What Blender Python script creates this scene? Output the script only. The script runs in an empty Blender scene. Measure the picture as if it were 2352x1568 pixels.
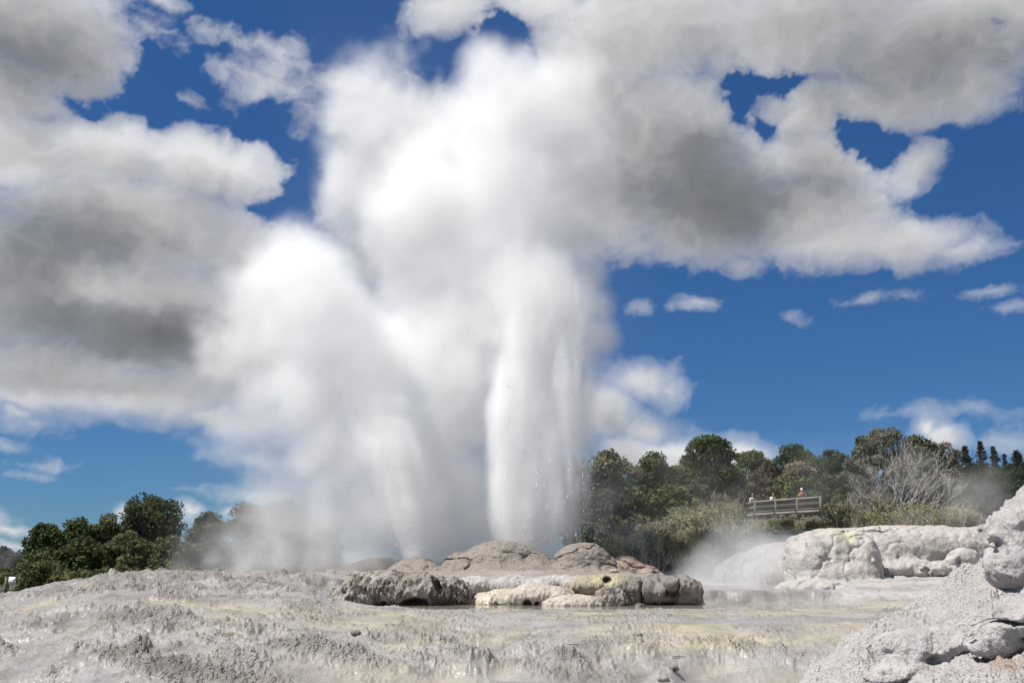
import bpy, math, random
import numpy as np
from mathutils import Vector, Matrix

SC = bpy.context.scene
COL = SC.collection
R = math.radians
f32 = np.float32

# ------------------------------------------------------------------ camera
FOC = 2121.0            # focal length in units of a 2352 px wide frame
PITCH = R(13.42)
CP, SP = math.cos(PITCH), math.sin(PITCH)
cam_data = bpy.data.cameras.new('camera')
cam = bpy.data.objects.new('camera', cam_data)
COL.objects.link(cam)
SC.camera = cam
cam_data.sensor_width = 36.0
cam_data.lens = 36.0 * FOC / 2352.0
cam_data.clip_start = 0.1
cam_data.clip_end = 20000.0
cam.rotation_euler = (R(90) + PITCH, 0, 0)


def ray(px, py):
    a, b = (px - 1176.0) / FOC, (784.0 - py) / FOC
    return np.array([a, CP - SP * b, SP + CP * b])


def P(px, py, Y):
    """the point at forward distance Y seen in the survey sketch at (px, py)"""
    d = ray(px, py)
    return d * (Y / d[1])


def azel(px, py):
    d = ray(px, py)
    return math.degrees(math.atan2(d[0], d[1])), math.degrees(math.atan2(d[2], math.hypot(d[0], d[1])))


# ------------------------------------------------------------------ noise
_perm = np.random.default_rng(7).permutation(256)
_perm = np.concatenate([_perm, _perm, _perm]).astype(np.int32)
_g = np.random.default_rng(11).normal(size=(256, 3))
_g = (_g / np.linalg.norm(_g, axis=1)[:, None]).astype(f32)


def pn(x, y, z):
    """gradient noise, about -1..1"""
    x, y, z = np.broadcast_arrays(np.asarray(x, f32), np.asarray(y, f32), np.asarray(z, f32))
    xi, yi, zi = np.floor(x).astype(np.int32), np.floor(y).astype(np.int32), np.floor(z).astype(np.int32)
    xf, yf, zf = x - xi, y - yi, z - zi
    xi &= 255; yi &= 255; zi &= 255
    u = xf * xf * xf * (xf * (xf * 6 - 15) + 10)
    v = yf * yf * yf * (yf * (yf * 6 - 15) + 10)
    w = zf * zf * zf * (zf * (zf * 6 - 15) + 10)

    def c(dx, dy, dz):
        h = _perm[_perm[_perm[xi + dx] + yi + dy] + zi + dz]
        g = _g[h]
        return g[..., 0] * (xf - dx) + g[..., 1] * (yf - dy) + g[..., 2] * (zf - dz)
    a = c(0, 0, 0); a += u * (c(1, 0, 0) - a)
    b = c(0, 1, 0); b += u * (c(1, 1, 0) - b)
    a += v * (b - a)
    d = c(0, 0, 1); d += u * (c(1, 0, 1) - d)
    e = c(0, 1, 1); e += u * (c(1, 1, 1) - e)
    d += v * (e - d)
    a += w * (d - a)
    return a * 1.5


def fbm(x, y, z, octv=4, gain=0.5, kind=0):
    s, a, t = 0, 1.0, 0
    f = 1.0
    for i in range(octv):
        n = pn(x * f + 17.3 * i, y * f + 5.1 * i, z * f - 9.7 * i)
        if kind == 1:
            n = 1 - 2 * np.abs(n)          # ridges
        elif kind == 2:
            n = 2 * np.abs(n) - .6         # billows
        s = s + a * n
        t += a
        a *= gain
        f *= 2.03
    return s / t


def sstep(a, b, x):
    t = np.clip((x - a) / (b - a), 0, 1)
    return t * t * (3 - 2 * t)


def lerp(a, b, t):
    return a + (b - a) * t


# ------------------------------------------------------------------ meshes and objects
def mesh_np(name, verts, faces, k=None):
    """faces: int array (n, 3|4)"""
    me = bpy.data.meshes.new(name)
    verts = np.ascontiguousarray(verts, f32)
    faces = np.ascontiguousarray(faces, np.int32)
    n, k = faces.shape
    me.vertices.add(len(verts)); me.vertices.foreach_set('co', verts.ravel())
    me.loops.add(n * k); me.loops.foreach_set('vertex_index', faces.ravel())
    me.polygons.add(n)
    me.polygons.foreach_set('loop_start', np.arange(0, n * k, k, dtype=np.int32))
    me.update(calc_edges=True)
    return me


def smooth(me):
    me.polygons.foreach_set('use_smooth', np.ones(len(me.polygons), bool))
    me.update()


def attr(me, name, arr):
    arr = np.asarray(arr, f32)
    if arr.ndim == 1:
        a = me.attributes.new(name, 'FLOAT', 'POINT'); a.data.foreach_set('value', arr.ravel())
    else:
        if arr.shape[1] == 3:
            arr = np.concatenate([arr, np.ones((len(arr), 1), f32)], 1)
        a = me.attributes.new(name, 'FLOAT_COLOR', 'POINT'); a.data.foreach_set('color', np.ascontiguousarray(arr, f32).ravel())


def grid_faces(nu, nv):
    i = np.arange(nu - 1)[:, None] * nv + np.arange(nv - 1)[None, :]
    return np.stack([i, i + nv, i + nv + 1, i + 1], -1).reshape(-1, 4)


def obj(name, me, mat=None, parent=None, loc=None):
    o = bpy.data.objects.new(name, me)
    COL.objects.link(o)
    if mat is not None and me is not None and len(me.materials) == 0:
        me.materials.append(mat)
    if parent is not None:
        o.parent = parent
    if loc is not None:
        o.location = loc
    return o


def thing(name, label, cat, loc=(0, 0, 0), group=None):
    o = bpy.data.objects.new(name, None)
    COL.objects.link(o)
    o.empty_display_size = .3
    o.location = loc
    return tag(o, label, cat, group)


def tag(o, label=None, cat=None, group=None, kind=None):
    if label: o['label'] = label
    if cat: o['category'] = cat
    if group: o['group'] = group
    if kind: o['kind'] = kind
    return o


# ------------------------------------------------------------------ node materials
class NT:
    def __init__(s, name):
        s.m = bpy.data.materials.new(name)
        s.m.use_nodes = True
        s.t = s.m.node_tree
        s.t.nodes.clear()
        s.out = s.n('ShaderNodeOutputMaterial')

    def n(s, ty, **kw):
        nd = s.t.nodes.new(ty)
        for k, v in kw.items():
            setattr(nd, k, v)
        return nd

    def l(s, a, b):
        s.t.links.new(a, b)

    def put(s, sock, v):
        if hasattr(v, 'links') or isinstance(v, bpy.types.NodeSocket):
            s.l(v, sock)
        else:
            if isinstance(v, (tuple, list)) and len(v) == 3 and sock.type == 'RGBA':
                v = (*v, 1)
            sock.default_value = v

    def math(s, op, a, b=0.0, c=None, clamp=False):
        nd = s.n('ShaderNodeMath', operation=op, use_clamp=clamp)
        s.put(nd.inputs[0], a); s.put(nd.inputs[1], b)
        if c is not None: s.put(nd.inputs[2], c)
        return nd.outputs[0]

    def mix(s, fac, a, b, blend='MIX'):
        nd = s.n('ShaderNodeMix', data_type='RGBA', blend_type=blend)
        s.put(nd.inputs[0], fac); s.put(nd.inputs[6], a); s.put(nd.inputs[7], b)
        return nd.outputs[2]

    def noise(s, scale, detail=4, rough=.55, vec=None, dist=0.0, out=0):
        nd = s.n('ShaderNodeTexNoise')
        nd.inputs['Scale'].default_value = scale
        nd.inputs['Detail'].default_value = detail
        nd.inputs['Roughness'].default_value = rough
        nd.inputs['Distortion'].default_value = dist
        if vec is not None: s.l(vec, nd.inputs['Vector'])
        return nd.outputs[out]

    def vor(s, scale, vec=None, feature='F1', out='Distance', rand=1.0):
        nd = s.n('ShaderNodeTexVoronoi', feature=feature)
        nd.inputs['Scale'].default_value = scale
        nd.inputs['Randomness'].default_value = rand
        if vec is not None: s.l(vec, nd.inputs['Vector'])
        return nd.outputs[out]

    def ramp(s, fac, stops):
        nd = s.n('ShaderNodeValToRGB')
        e = nd.color_ramp.elements
        while len(e) > 1: e.remove(e[-1])
        for i, (p, c) in enumerate(stops):
            k = e[0] if i == 0 else e.new(p)
            k.position = p
            k.color = (*c, 1) if not isinstance(c, (int, float)) else (c, c, c, 1)
        s.put(nd.inputs[0], fac)
        return nd.outputs[0]

    def attr(s, name, out='Color'):
        nd = s.n('ShaderNodeAttribute', attribute_name=name)
        return nd.outputs[out]

    def pos(s):
        return s.n('ShaderNodeNewGeometry').outputs['Position']

    def objc(s):
        return s.n('ShaderNodeTexCoord').outputs['Object']

    def bump(s, h, strength=.5, dist=.05, normal=None):
        nd = s.n('ShaderNodeBump')
        nd.inputs['Strength'].default_value = strength
        nd.inputs['Distance'].default_value = dist
        s.l(h, nd.inputs['Height'])
        if normal is not None: s.l(normal, nd.inputs['Normal'])
        return nd.outputs[0]

    def bsdf(s, color, rough=.8, spec=.4, normal=None, **kw):
        nd = s.n('ShaderNodeBsdfPrincipled')
        s.put(nd.inputs['Base Color'], color)
        s.put(nd.inputs['Roughness'], rough)
        s.put(nd.inputs['Specular IOR Level'], spec)
        if normal is not None: s.l(normal, nd.inputs['Normal'])
        for k, v in kw.items():
            s.put(nd.inputs[k.replace('_', ' ')], v)
        return nd

    def done(s, shader, where='Surface'):
        s.l(shader.outputs[0], s.out.inputs[where])
        return s.m


def plain(name, color, rough=.8, spec=.3, var=.25, scale=3.0):
    t = NT(name)
    n = t.noise(scale, 4, .6, t.objc())
    c = t.mix(n, tuple(x * (1 - var) for x in color), tuple(x * (1 + var) for x in color))
    return t.done(t.bsdf(c, rough, spec))


# ------------------------------------------------------------------ render settings
SC.render.engine = 'CYCLES'
cy = SC.cycles
cy.use_denoising = True
cy.max_bounces = 28
cy.diffuse_bounces = 3
cy.glossy_bounces = 2
cy.transmission_bounces = 4
cy.transparent_max_bounces = 12
cy.volume_bounces = 22
cy.volume_step_rate = 1.8
cy.sample_clamp_indirect = 8
SC.view_settings.view_transform = 'Standard'
SC.view_settings.look = 'None'
SC.view_settings.exposure = .40
SC.view_settings.gamma = 1

# ================================================================== daylight
SUN_EL, SUN_AZ = R(62), R(-104)          # azimuth measured from the view (+Y) towards +X
sun_dir = Vector((math.sin(SUN_AZ) * math.cos(SUN_EL), math.cos(SUN_AZ) * math.cos(SUN_EL), math.sin(SUN_EL)))
sl = bpy.data.lights.new('sun', 'SUN')
sl.energy = 5.0
sl.angle = R(.53)
sl.color = (1, .95, .88)
so = bpy.data.objects.new('sun', sl)
COL.objects.link(so)
so.rotation_euler = sun_dir.to_track_quat('Z', 'Y').to_euler()
so.location = (-30, 0, 40)

world = bpy.data.worlds.new('World')
SC.world = world
world.use_nodes = True
wt = world.node_tree
sky_n = wt.nodes.new('ShaderNodeTexSky')
sky_n.sky_type = 'NISHITA'
sky_n.sun_disc = False
sky_n.sun_elevation = SUN_EL
sky_n.sun_rotation = SUN_AZ
sky_n.altitude = 300
sky_n.air_density = 1.0
sky_n.dust_density = .0
sky_n.ozone_density = 3.0
tint = wt.nodes.new('ShaderNodeMix'); tint.data_type = 'RGBA'; tint.blend_type = 'MULTIPLY'
tint.inputs[0].default_value = 1
tint.inputs[7].default_value = (.38, .64, .90, 1)
wt.links.new(sky_n.outputs[0], tint.inputs[6])
deep = wt.nodes.new('ShaderNodeMix'); deep.data_type = 'RGBA'
deep.inputs[0].default_value = .25
deep.inputs[7].default_value = (.20, 1.25, 4.3, 1)
wt.links.new(tint.outputs[2], deep.inputs[6])
wt.links.new(deep.outputs[2], wt.nodes['Background'].inputs[0])
wt.nodes['Background'].inputs[1].default_value = .062

# ================================================================== clouds: a far dome sector with cloud cover in azimuth / elevation


def axis(lo, hi, a, b, fine, coarse):
    return np.concatenate([np.arange(lo, a, coarse), np.arange(a, b, fine), np.arange(b, hi + coarse * .5, coarse)])


caz = axis(-66, 214, -36, 36, .075, .7)      # open towards the sun on the left
cel = axis(-3, 78, -1, 38, .075, .7)
AZ, EL = np.meshgrid(caz, cel, indexing='ij')
AZ = AZ.astype(f32); EL = EL.astype(f32)

# (px, py, rx, ry, strength)
CLOUDS = [
    (60, 40, 300, 150, 1.2), (180, 130, 170, 130, 1.0), (30, 200, 160, 120, 1.0), (240, 30, 80, 70, .5),
    (40, 340, 220, 130, 1.2), (230, 350, 210, 125, 1.2), (430, 385, 210, 110, 1.1), (560, 410, 125, 105, 1.0),
    (300, 520, 380, 160, 1.3), (100, 650, 380, 220, 1.4), (350, 720, 330, 220, 1.3), (120, 850, 330, 140, 1.1), (560, 560, 160, 150, .8),
    (350, 900, 280, 90, .95), (480, 950, 120, 60, .75), (520, 800, 240, 220, 1.1), (620, 640, 220, 180, 1.0), (60, 900, 200, 70, .8),
    (470, 75, 66, 34, .30), (345, 80, 95, 70, .30), (520, 180, 60, 50, .30), (590, 215, 130, 75, .40), (640, 170, 60, 50, .30), (400, 225, 75, 36, .30), (610, 105, 70, 34, .22), (370, 0, 80, 32, .42),
    (700, 310, 100, 100, .35), (860, 300, 170, 150, .6), (800, 430, 180, 170, .55), (950, 350, 200, 190, .85), (900, 600, 280, 230, .6),
    (1050, 25, 120, 70, .75), (1110, 55, 70, 50, .5), (1250, 10, 140, 70, .8), (1480, 70, 360, 160, 1.2), (1330, 190, 210, 210, 1.2), (1500, 350, 310, 240, 1.4),
    (1400, 480, 190, 130, 1.0), (1620, 470, 270, 160, 1.3), (1850, 70, 370, 180, 1.2), (2150, 100, 370, 190, 1.3), (2230, 30, 300, 140, 1.2), (2050, 230, 240, 110, 1.1), (2200, 210, 170, 100, .9),
    (1870, 260, 170, 120, .95), (1900, 370, 230, 140, 1.0), (1850, 480, 240, 130, 1.1), (1930, 540, 230, 95, 1.0), (2070, 560, 220, 78, .9), (2200, 575, 120, 46, .55), (2090, 380, 100, 85, .75),
    (1700, 600, 66, 46, .5), (1570, 545, 130, 70, .65), (1450, 560, 90, 50, .5),
    (1480, 890, 130, 75, .7), (1390, 960, 130, 95, .85), (1470, 985, 120, 60, .7), (1540, 900, 70, 50, .5), (1560, 1050, 250, 66, 1.1), (1440, 1040, 120, 66, .9), (1690, 1040, 120, 48, .85), (2170, 1005, 76, 50, .8), (2140, 985, 45, 34, .7),
    (1605, 690, 62, 30, .36), (2272, 668, 80, 24, .40), (1475, 708, 34, 22, .26), (2080, 958, 110, 18, .24), (2250, 945, 80, 24, .24), (2310, 1010, 65, 28, .26), (2320, 700, 55, 18, .24), (2000, 700, 80, 14, .18),
    (30, 945, 85, 44, .6), (75, 970, 66, 24, .45), (25, 1222, 80, 17, .6), (30, 1255, 80, 16, .55), (-40, 1200, 95, 26, .5), (275, 1188, 40, 27, .55), (430, 1192, 46, 29, .6), (520, 1192, 34, 18, .5), (130, 1068, 80, 13, .26), (570, 1060, 130, 34, .40), (15, 1020, 44, 14, .22), (60, 1090, 55, 11, .2), (560, 1150, 130, 22, .3), (1820, 735, 34, 22, .2),
]
HOLES = [(1700, 220, 42, 85, .95), (1760, 190, 66, 28, 1.0), (1830, 185, 50, 28, .9), (1760, 285, 45, 40, .7), (2000, 335, 80, 58, 1.3), (1960, 300, 55, 42, .7), (1165, 75, 60, 58, 1.1), (1190, 150, 70, 55, .7), (2292, 50, 26, 18, .8),
         (700, 440, 60, 110, .8), (730, 340, 50, 40, .5), (620, 260, 70, 60, .4), (1480, 40, 40, 40, .25), (1880, 500, 20, 50, .3), (340, 190, 80, 110, .8), (180, 225, 90, 22, .5), (620, 480, 60, 40, .5), (560, 320, 90, 26, .4)]
DARKS = [(260, 555, 380, 75, 1.0), (60, 600, 250, 100, .9), (230, 755, 380, 85, 1.3), (430, 790, 190, 70, 1.0), (1600, 420, 300, 170, 1.35), (1720, 480, 170, 100, .8), (2150, 130, 360, 170, 1.1), (90, 110, 300, 160, 1.1), (1900, 420, 170, 60, .3), (1400, 985, 90, 40, .6), (1900, 40, 320, 100, .4), (150, 480, 200, 40, .4), (300, 880, 250, 26, .3)]
BRIGHT = [(250, 310, 190, 60, .9), (500, 380, 150, 60, .8), (40, 390, 90, 60, .7), (1300, 130, 160, 140, .5), (250, 680, 140, 34, .55), (1560, 1020, 230, 40, .9), (2170, 995, 65, 35, .7), (200, 920, 300, 32, .5), (400, 590, 120, 40, .4), (1950, 560, 190, 50, .4), (560, 200, 100, 60, .3), (1420, 520, 120, 60, .4), (620, 700, 120, 160, .4)]


def blobs(az, el, lst, soft=0):
    F = np.full(az.shape, -1.0, f32) if not soft else np.zeros(az.shape, f32)
    for (px, py, rx, ry, s) in lst:
        a, e = azel(px, py)
        k = math.degrees(1 / FOC)
        a1, _ = azel(px + rx, py); _, e1 = azel(px, py - ry)
        ra, re = abs(a1 - a), abs(e1 - e)
        d2 = ((az - a) / ra) ** 2 + ((el - e) / re) ** 2
        if soft:
            F += s * np.exp(-d2 * 1.6)
        else:
            F = np.maximum(F, s * (1 - np.sqrt(d2)) if s >= 1 else s - np.sqrt(d2) * s)
    return F


w1 = fbm(AZ * .11, EL * .14, 3.0, 5)
w2 = fbm(AZ * .11, EL * .14, 13.0, 5)
f1 = fbm(AZ * .55, EL * .65, 21.0, 4, .6)
f2 = fbm(AZ * .55, EL * .65, 41.0, 4, .6)
wa, we = AZ + 2.4 * w1 + .7 * f1, EL + 2.0 * w2 + .7 * f2
base = blobs(AZ + 1.3 * w1 + .55 * f1, EL + 1.1 * w2 + .55 * f2, CLOUDS) - blobs(AZ + 1.3 * w1 + 1.0 * f1, EL + 1.3 * w2 + 1.0 * f2, HOLES, 1) * np.clip(.80 + .7 * f1 - .35 * fbm(AZ * .9, EL * 1.1, 71.0, 3, .5), .1, 2.0)
# beyond the picture: unseen scattered cumulus, added for neutral fill light
inside = sstep(40, 32, np.abs(AZ)) * sstep(44, 36, EL)
base = lerp(np.clip(fbm(AZ * .045, EL * .06, 31.0, 3) * 1.6 + .40, -.6, 1), base, inside)
n1 = fbm(wa * .22, we * .30, .5, 7, .55)
n2 = fbm(wa * .34, we * .44, 7.5, 7, .55, kind=2)
n3 = fbm(wa * 1.3, we * 1.6, 2.5, 4, .6)
n1s = fbm(wa * .16, we * .26, 5.5, 3, .5)
n2s = fbm(wa * .30, we * .46, 7.5, 4, .5, kind=2)
core = np.clip(base * 2.2, 0, 1)
T = base * 1.45 + (.56 * n1 - .44 * n2 + .16 * n3) * (1 - .6 * core) + .05
T = np.where(base < -.2, T - (-.2 - base) * 2.5, T)
Tc = np.clip(T, 0, 1.3)
alpha = 1 - np.exp(-2.3 * np.clip(T, 0, 2) ** 1.35)
alpha = alpha * (1 - .42 * sstep(20, 12, EL) * sstep(.62, .25, base))
# light reaching each place: the cover lying between it and the sun (upper left)
shade = np.zeros_like(T)
ia = np.arange(len(caz), dtype=f32); ie = np.arange(len(cel), dtype=f32)


def shifted(F, da, de):
    qa = np.interp(caz + da, caz, ia); qe = np.interp(cel + de, cel, ie)
    a0 = np.clip(qa.astype(int), 0, len(caz) - 2); e0 = np.clip(qe.astype(int), 0, len(cel) - 2)
    fa = (qa - a0)[:, None]; fe = (qe - e0)[None, :]
    return (F[a0][:, e0] * (1 - fa) * (1 - fe) + F[a0 + 1][:, e0] * fa * (1 - fe)
            + F[a0][:, e0 + 1] * (1 - fa) * fe + F[a0 + 1][:, e0 + 1] * fa * fe).astype(f32)


for st, wgt in ((.25, .45), (.7, .5), (1.4, .55), (2.4, .5), (3.8, .4)):
    shade += wgt * shifted(Tc, -st * .45, st)
lit = np.exp(-.50 * shade)
dark = blobs(wa, we, DARKS, 1); bri = blobs(wa, we, BRIGHT, 1)
lum = .43 + .60 * lit + .10 * n1s + .05 * n1 - .13 * n2s - .05 * n2 + .30 * bri - .27 * dark + .02 * n3 + .10 * (1 - alpha) * sstep(0, .3, alpha)
lum = np.where(lum < .30, .30 - (.30 - lum) * .4, lum)
lum = np.clip(lum, .13, 1.0)
cool = np.clip((.62 - lum) * 1.5, 0, 1)[..., None]
ccol = lum[..., None] * lerp(np.array([.995, .99, 1.0]), np.array([.90, .97, 1.06]), cool)
edge = sstep(-3, -1.0, EL) * sstep(-66, -54, AZ) * sstep(214, 196, AZ) * sstep(78, 64, EL)
alpha = (alpha * edge).astype(f32)
RD = 6000.0
ca, sa, ce, se = np.cos(np.radians(AZ)), np.sin(np.radians(AZ)), np.cos(np.radians(EL)), np.sin(np.radians(EL))
sv = np.stack([sa * ce, ca * ce, se], -1).reshape(-1, 3) * RD
me = mesh_np('sky', sv, grid_faces(len(caz), len(cel)))
smooth(me)
attr(me, 'cloud', np.concatenate([ccol, alpha[..., None]], -1).reshape(-1, 4))
t = NT('cloudy_sky')
at = t.n('ShaderNodeAttribute', attribute_name='cloud')
em = t.n('ShaderNodeEmission'); t.l(at.outputs['Color'], em.inputs[0]); em.inputs[1].default_value = .63
tr = t.n('ShaderNodeBsdfTransparent')
mx = t.n('ShaderNodeMixShader')
t.l(at.outputs['Alpha'], mx.inputs[0]); t.l(tr.outputs[0], mx.inputs[1]); t.l(em.outputs[0], mx.inputs[2])
m_sky = t.done(mx)
m_sky.cycles.emission_sampling = 'NONE'
sky = tag(obj('sky', me, m_sky), kind='structure')

# ================================================================== the sinter terrace (one ground sheet out to the horizon)


def prof(pts, q):
    a = np.array(pts)
    return np.interp(q, a[:, 0], a[:, 1]).astype(f32)


ZC = [(3, -1.95), (12.4, -1.85), (13.3, -1.81), (14.2, -1.66), (15.3, -1.38), (16.2, -1.28), (17.2, -1.22), (18.0, -1.15), (19.2, -1.125), (20.4, -1.060), (22.0, -1.055), (22.8, -1.14), (24.2, -1.17), (27.0, -1.17), (27.5, -1.0), (28.1, -.50), (30, -.42), (40, -.38), (46, -.55), (60, -.9), (9000, -1.2)]
ZL = [(3, -3.6), (8, -2.35), (11, -1.72), (12, -1.52), (14, -1.22), (17, -.95), (20, -.75), (24, -.56), (28, -.45), (35, -.42), (44, -.8), (56, -2.2), (9000, -2.4)]
ZR = [(3, -1.95), (12.4, -1.85), (13.3, -1.81), (14.2, -1.66), (15.3, -1.38), (16.2, -1.28), (17.2, -1.22), (18.0, -1.15), (19.4, -1.10), (20.4, -1.060), (22.0, -1.055), (22.8, -1.14), (24, -1.15), (26.2, -1.14), (26.4, -1.02), (26.6, -.77), (27.3, -.765), (27.9, -.86), (32, -.86), (40, -.80), (46, -.5), (60, -.6), (9000, -1.2)]
MG = [(3, -2.0), (20, -1.1), (26.5, -.88), (28, -.72), (32.5, -.42), (33.2, .0), (34.2, .75), (35.2, 1.22), (38, 1.30), (42, 1.2), (48, 1.2), (60, 1.2), (9000, 1.2)]


def ground_fields(x, y):
    """height and surface masks of the terrace at world x, y"""
    big = fbm(x * .22, y * .22, 1.5, 4)
    big2 = fbm(x * .5, y * .35, 4.5, 4)
    wob = .9 * big + .45 * big2 + .12 * pn(x * 2.2, y * 1.6, .3)
    near = sstep(60, 46, y)
    lobe = fbm(x * .42, y * .30, 50.5, 3)
    q = y + (wob + 1.9 * lobe * sstep(20, 16, y)) * sstep(11, 14, y) * near
    kx = lerp(.55, 1.4, sstep(-.35, .35, fbm(x * .33, y * .12, 90.5, 3)))
    q = np.where((q > 11.5) & (q < 19), 15.0 + (q - 15.0) * lerp(kx, 1.0, np.clip(np.abs(q - 15.0) / 3.6, 0, 1) ** 2), q)
    zc, zl, zr = prof(ZC, q), prof(ZL, y + wob * .5 * near), prof(ZR, q)
    # left dome falls away at its far left
    zl = zl - .055 * np.clip(-x - .36 * y - .5, 0, 99) ** 1.6 * near
    zl = zl + (.16 * big2 + .10 * big) * near
    wl = sstep(-1.8, -6.4, x + .28 * (y - 20) * sstep(22, 14, y) + .9 * wob)
    # the upper plate ends at its right shore
    wr = sstep(4.4, 5.8, x + .5 * wob + .03 * (y - 26))
    z = lerp(zc, zr, wr) + .20 * fbm(x * .40, y * .45, 95.5, 3) * sstep(19.5, 16, y) * sstep(11, 13.5, y)
    wl2 = lerp(wl, np.maximum(wl * sstep(-4.6, -6.6, x), sstep(-5.0, -7.2, x + .5 * wob)), sstep(22, 26, y))
    z = lerp(z, zl, wl2)
    # pale shelf on the right behind the pools
    wm = sstep(9.7, 11.0, x + .35 * wob - .16 * (y - 30) + .9 * sstep(29.5, 27, y)) * sstep(22.5, 26.5, y - .25 * (x - 10)) * sstep(62, 50, y)
    z = lerp(z, prof(MG, y + .9 * wob), wm)
    # right bank under the big boulder
    zb = -1.32 + .50 * (x - 4.95 + .35 * wob) + .22 * big2 + .16 * fbm(x * 1.1, y * 1.1, 99.0, 3)
    zb = np.where(zb > .25, .25 + (zb - .25) * .25, zb)
    wb = sstep(17.6, 14.2, y - .35 * (x - 6)) * sstep(3, 6, y)
    zb2 = lerp(-3.0, zb, wb)
    kb = sstep(-.12, .12, zb2 - z)
    z = np.maximum(z, zb2)
    # masks
    steep = np.clip(np.abs(wl2 - .5) * 0 + wl2, 0, 1)
    calm = sstep(.05, .30, fbm(x * .30, y * .62, 70.7, 3) + .1 * big2) * sstep(14, 19, y) * sstep(32, 26, y)
    rough = np.maximum.reduce([wl2 * sstep(40, 30, y) * (1 - .92 * calm), sstep(16.6, 15.9, q) * sstep(14.1, 14.8, q) * (1 - kb), kb * .9])
    patch = sstep(-.17, .16, fbm(x * .62 + .25 * y, y * .55, 66.6, 4, .55) + .12 * big2)
    rough = rough * lerp(.30, 1.0, patch) * (1 - kb) + rough * kb
    crust = sstep(-.04, .26, fbm(x * .9, y * .45, 8.5, 5) + .25 * big2) * sstep(13.2, 14.4, y)
    crust *= lerp(1.0, .25, sstep(26, 28, y))
    flat = (1 - rough) * near
    # relief
    wx, wy = x + .25 * pn(x * .8, y * .8, 2.2), y + .25 * pn(x * .8, y * .8, 6.2)
    rid = fbm(wx * 1.3 + wy * .5, wy * .9, 3.3, 5, .55, kind=1)
    lump = fbm(wx * 2.2, wy * 1.6, 5.1, 4, .5, kind=2)
    pop = fbm(x * 9.0, y * 7.0, 1.1, 3, .6, kind=2)
    pop2 = fbm(wx * 4.6, wy * 3.8, 21.1, 3, .55, kind=2)
    pop3 = fbm(x * 17.0, y * 13.0, 31.1, 2, .6, kind=2)
    fine = fbm(x * 30.0, y * 22.0, 7.1, 2, .6)
    flow = fbm(wx * 3.2, wy * .9, 9.1, 4, .55, kind=1)
    s1, s2 = x * .77 + y * .30, y * .5 - x * .25          # run-off lines slant down to the left
    gul = fbm(s1 * .55 + .3 * big, s2 * 1.5 + .5 * big2, 6.6, 4, .5, kind=1)
    fl = fbm(wx * .8 + .2 * wy, wy * .5, 40.4, 4, .55)
    z = z + near * kb * (.26 * fbm(wx * .9, wy * .9, 51.0, 4, .55, kind=1) + .06 * (np.floor(6 * fl) / 6 + sstep(.7, 1, 6 * fl - np.floor(6 * fl)) / 6))
    z = z + near * rough * (.03 * rid + .20 * gul + .12 * lump + (1 - .55 * kb) * (.065 * pop2 + .068 * pop + .040 * pop3) + .020 * fine + .02 * flow)
    tk = 5.0 * fbm(x * .22, y * .42, 12.5, 4) + .25 * fbm(x * 2.5, y * 2.5, 2.5, 3)
    fr = tk - np.floor(tk)
    terr = np.floor(tk) + sstep(.80, 1.0, fr)
    riser = sstep(.60, .85, fr) * sstep(13.0, 14.2, y)
    crust = np.maximum(crust, riser * lerp(.85, .2, sstep(25, 28, y)) * sstep(-.2, .3, fbm(x * .5, y * .5, 61.0, 3) + .15))
    clod = sstep(.22, .45, fbm(x * 1.5, y * 1.05, 33.3, 4, .5)) * rough * near
    z = z + clod * (.11 + .08 * pop) * (1 - .6 * kb)
    z = z + near * flat * (crust * (.045 + .06 * pop + .03 * pop3 + .04 * lump + .022 * fine) + .010 * lump +   .050 * terr * sstep(13, 14.5, y) * (1 - wm) * (1 - .9 * sstep(18.6, 20, y) * sstep(30, 28.6, y)))
    z = z + wm * near * (.05 * lump + .02 * rid)
    # hillside behind
    hx = sstep(-2, 13, x - .06 * (y - 50))
    hill = np.clip(y - 47 - 5 * (1 - hx) - .04 * np.clip(x - 24, 0, 60), 0, None)
    hh = np.where(hill < 46, hill * .125, 46 * .125 + (hill - 46) * .075)
    hh = np.minimum(hh, 16) * hx
    hh = hh - 1.2 * np.exp(-((x - 21 - .1 * (y - 66)) / 6.0) ** 2 - ((y - 65) / 8.0) ** 2)
    z = z + hh + sstep(50, 60, y) * .35 * fbm(x * .12, y * .12, 22.0, 3) * hx
    return z, dict(patch=patch, gul=gul, clod=clod, calm=calm * wl2, riser=riser, rough=rough, crust=crust, flat=flat, wm=wm, kb=kb, wl=wl2, wr=wr, big=big, big2=big2, rid=rid, pop=pop, q=q, hill=sstep(46, 52, y))


def ground_z(x, y):
    return float(ground_fields(np.array([x], f32), np.array([y], f32))[0][0])


def hit(px, py):
    """where the line of sight through (px, py) meets the terrace"""
    d = ray(px, py); ys = np.arange(7, 60, .02)
    xs, zs = d[0] / d[1] * ys, d[2] / d[1] * ys
    g = ground_fields(xs.astype(f32), ys.astype(f32))[0]
    b = np.nonzero(g >= zs)[0]
    i = b[0] if len(b) else len(ys) - 1
    return np.array([xs[i], ys[i], zs[i]])


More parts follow.
